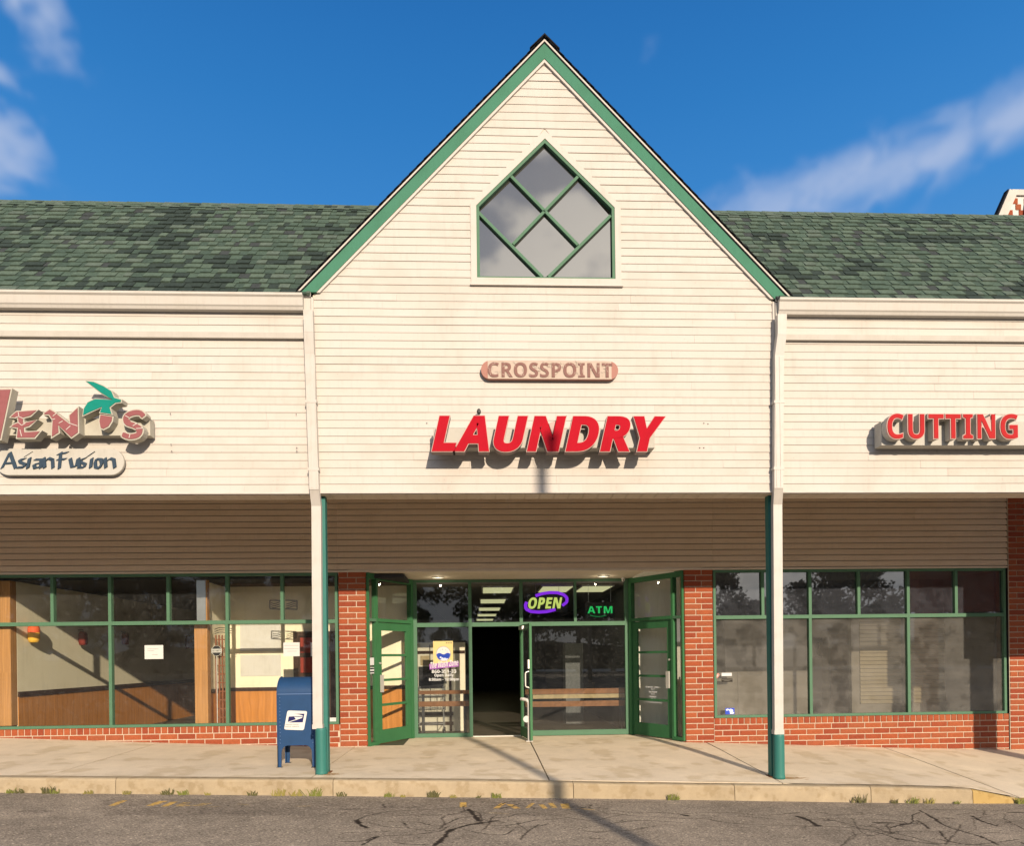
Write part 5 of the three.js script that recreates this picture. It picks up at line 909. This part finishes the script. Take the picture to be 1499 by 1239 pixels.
// ------------------------------------------------------------------ weeds along the kerb
{
  const spots = [[15, .5, 0], [30, .5, 2], [68, .8, 2], [80, .5, 0], [130, .5, 1], [185, .45, 1], [270, .6, 0], [245, .7, 2], [305, .35, 1], [370, .6, 2], [408, .8, 1], [435, .7, 1], [459, 1, 0], [500, .6, 2], [570, .6, 0], [633, .8, 2], [664, .4, 1], [727, .65, 0], [985, .8, 0], [1257, 1, 2], [1310, .5, 2], [1335, .75, 0], [1360, .7, 1], [1400, .4, 0], [1495, .8, 0], [700, .25, 2], [590, .3, 1]];
  spots.forEach(([px, s, m]) => {
    const x = PX(px, 1166, ZC + .04), z = ZC + .035, gs = [], n = Math.round(10 + 20 * s);
    for (let k = 0; k < n; k++) { const a = rr(0, Math.PI * 2), l = s * rr(.04, .16), lean = rr(.2, 1.1), w = rr(.003, .008), bx = rr(-.1, .1) * s, bz = rr(-.015, .03), dx = Math.cos(a), dz = Math.abs(Math.sin(a)) * .6; const q = [[bx - w, 0, bz], [bx + w, 0, bz], [bx + dx * l * lean * .5 + w * .8, l * .65, bz + dz * l * lean * .5], [bx + dx * l * lean * .5 - w * .8, l * .65, bz + dz * l * lean * .5], [bx + dx * l * lean, l * (.95 - .25 * lean), bz + dz * l * lean]]; const g = new THREE.BufferGeometry(); g.setAttribute('position', new THREE.Float32BufferAttribute([...q[0], ...q[1], ...q[2], ...q[0], ...q[2], ...q[3], ...q[3], ...q[2], ...q[4]], 3)); g.computeVertexNormals(); gs.push(g); }
    const o = part('weed_tuft', mergeGeometries(gs), M.grass[m], null, [x, gRoad(x), z]); tag(o, ['green weed tuft growing from the foot of the kerb', 'yellow green weed tuft growing from the foot of the kerb', 'dark dry weed tuft growing from the foot of the kerb'][m], 'weed', 'weeds along the kerb');
  });
}
// ------------------------------------------------------------------ the far gable beyond the salon roof
{
  const z = -2.5, C = (x, y) => P(1400 + x / 5.636, 260 + y / 5.636, z), o = thing('far_gable', 'sunlit gable end with brick chequer showing above the far roof ridge', 'building');
  const a = C(435, 135), b = C(340, 360), top = a[1], x1 = XW1 + 1, low = b[1] - 2, lx = (y) => a[0] + (y - a[1]) * (a[0] - b[0]) / (a[1] - b[1]);
  part('wall', ext(poly([[lx(low), low], [x1, low], [x1, top], [a[0], top]]), z - .1, z), M.white, o);
  part('verge', ext(poly([[lx(low) - .07, low], [lx(low) + .12, low], [a[0] + .12, top - .06], [a[0], top + .07], [a[0] - .03, top + .07]]), z - .12, z + .05), M.creamTrim, o); part('cornice', box(a[0] + .03, x1, top - .05, top + .072, z - .12, z + .046), M.creamTrim, o); part('roof_edge', ext(poly([[lx(low) - .15, low], [lx(low) - .075, low], [a[0] - .035, top + .075], [a[0] - .05, top + .09]]), z - .1, z + .03), M.bitumen, o);
  const s = .13; for (let r = 0; r < 5; r++) for (let c = 0; c < 9; c++) { const y = top - .10 - r * s, x = lx(y - s) + .16 + c * s; if ((r + c) % 2 === 0) part('brick_tile', box(x, x + s - .01, y - s + .01, y, z, z + .012), M.brick[(r * 3 + c) % 5], o); }
  part('dark_roof', hexa([[C(500, 330)[0], C(500, 330)[1] - 1.2, z + .4], [x1, C(500, 330)[1] - 1.2, z + .4], [x1, C(560, 215)[1] + .6, z + .1], [C(560, 215)[0], C(560, 215)[1], z + .1]], [[C(500, 330)[0], low, z + .05], [x1, low, z + .05], [x1, C(560, 215)[1] + .6, z + .06], [C(560, 215)[0], C(560, 215)[1], z + .06]]), M.bitumen, o);
}
// ------------------------------------------------------------------ behind the camera: lamp post (its shadow crosses the scene) and the trees that the glass mirrors
{
  const t = 15, xf = PX(793, 690, ZF), x = xf + SUNX * t, z = ZF + t, y0 = gRoad(x), o = thing('lamp_post', 'tall dark steel parking lot lamp post with a small round head', 'lamp post', [x, y0, z]);
  part('pole', cyl(.075, .11, 9.65, 20), M.darkMetal, o, [0, 4.825, 0]); part('footing', cyl(.25, .28, .7, 20), M.concrete[1], o, [0, .35, 0]);
  part('tenon', cyl(.06, .075, .14, 16), M.darkMetal, o, [0, 9.72, 0]); part('head', new THREE.LatheGeometry([[.06, 9.79], [.09, 9.82], [.09, 9.88], [.06, 9.92], [0, 9.93]].map(([a, b]) => new THREE.Vector2(a, b)), 20), M.darkMetal, o);
}
{
  const crown = (n, sd) => { const pos = []; let q = sd; const R = () => hash(q++, sd, 201); const cl = []; for (let i = 0; i < 34; i++) { const a = R() * 6.283, h = R(), rad = (.35 + .65 * R()) * Math.sin(Math.PI * (.16 + .8 * h)) ; cl.push([Math.cos(a) * rad, h * 1.9 - .55, Math.sin(a) * rad, .16 + .22 * R()]); }
    for (let i = 0; i < n; i++) { const c = cl[Math.floor(R() * cl.length)], a = R() * 6.283, u = R() * 2 - 1, r = c[3] * Math.cbrt(R()), s = Math.sqrt(1 - u * u), p = new THREE.Vector3(c[0] + Math.cos(a) * s * r, c[1] + u * r * .8, c[2] + Math.sin(a) * s * r), e = new THREE.Vector3(R() - .5, R() - .5, R() - .5).normalize(), f = new THREE.Vector3(R() - .5, R() - .5, R() - .5).cross(e).normalize(), l = .035 + .03 * R(); for (const [m, k] of [[-1, 0], [0, -.6], [1, 0], [-1, 0], [1, 0], [0, .6]]) pos.push(p.x + e.x * m * l + f.x * k * l, p.y + e.y * m * l + f.y * k * l, p.z + e.z * m * l + f.z * k * l); }
    const g = new THREE.BufferGeometry(); g.setAttribute('position', new THREE.Float32BufferAttribute(pos, 3)); g.computeVertexNormals(); return g; };
  const crowns = [crown(5200, 11), crown(4600, 47), crown(3800, 83)];
  const limbs = (() => { const gs = [cyl(.03, .06, 1.3, 9).translate(0, .65, 0)]; for (let k = 0; k < 6; k++) { const a = k * 1.05 + .3; gs.push(tube([[0, .7 + .09 * k, 0], [Math.cos(a) * .25, 1.0 + .1 * k, Math.sin(a) * .25], [Math.cos(a) * .5, 1.4 + .1 * k, Math.sin(a) * .5]], .018, 6, 6)); } return mergeGeometries(gs.map((g) => { const q = g.toNonIndexed(); q.deleteAttribute('uv'); return q; })); })();
  const spots = [[-60, 10], [-55, 11.5], [-50, 10.5], [-45, 12], [-40.5, 11], [-36, 12.5], [-31.5, 11], [-27, 12], [-22.5, 13], [-18, 11.5], [-13.5, 12.5], [-9.2, 13], [-3.6, 5.2], [1.4, 13.5], [5.6, 13], [9.8, 13.5], [14, 12.5], [18.4, 12], [23.5, 12], [28, 7.6], [32, 8], [36, 11], [40.5, 11.5], [45, 7.8], [49, 8.4], [53.5, 11], [58, 9]];
  for (let i = 0; i < spots.length; i++) {
    const [x, h] = spots[i], z = 58 + (i % 3) * 4 + rr(-1, 1), o = thing('roadside_tree', 'leafy tree in the row beyond the parking lot', 'tree', [x, -.2, z], 'trees beyond the parking lot'), k = h / 2.55, sx = k * rr(.85, 1.2);
    const t = part('trunk', limbs, M.bark, o); t.scale.set(k, k, k); const c = part('crown', crowns[i % 3], M.foliage[i % 3], o, [0, k * 1.25, 0]); c.scale.set(sx, k, sx); c.rotation.y = i * 1.7;
  }
  struct('hedge_bank', (() => { const g = new THREE.PlaneGeometry(240, 3, 120, 6); const p = g.attributes.position; for (let i = 0; i < p.count; i++) p.setXYZ(i, p.getX(i), (p.getY(i) + 1.5) * (.8 + .5 * fbm(p.getX(i) * .2, 3, 3)) - .2, fbm(p.getX(i) * .5, p.getY(i) * .9, 3) * 2.5 + (p.getY(i) + 1.5) * .6); g.rotateY(Math.PI); g.translate(0, 0, 76); g.computeVertexNormals(); return g; })(), std({ color: rgb(.03, .042, .016), map: rep(Tgrain, .05), roughness: 1, side: THREE.DoubleSide }));
}

scene.traverse((o) => { if (o.isMesh) { o.castShadow = true; o.receiveShadow = true; } });
renderer.render(scene, camera);
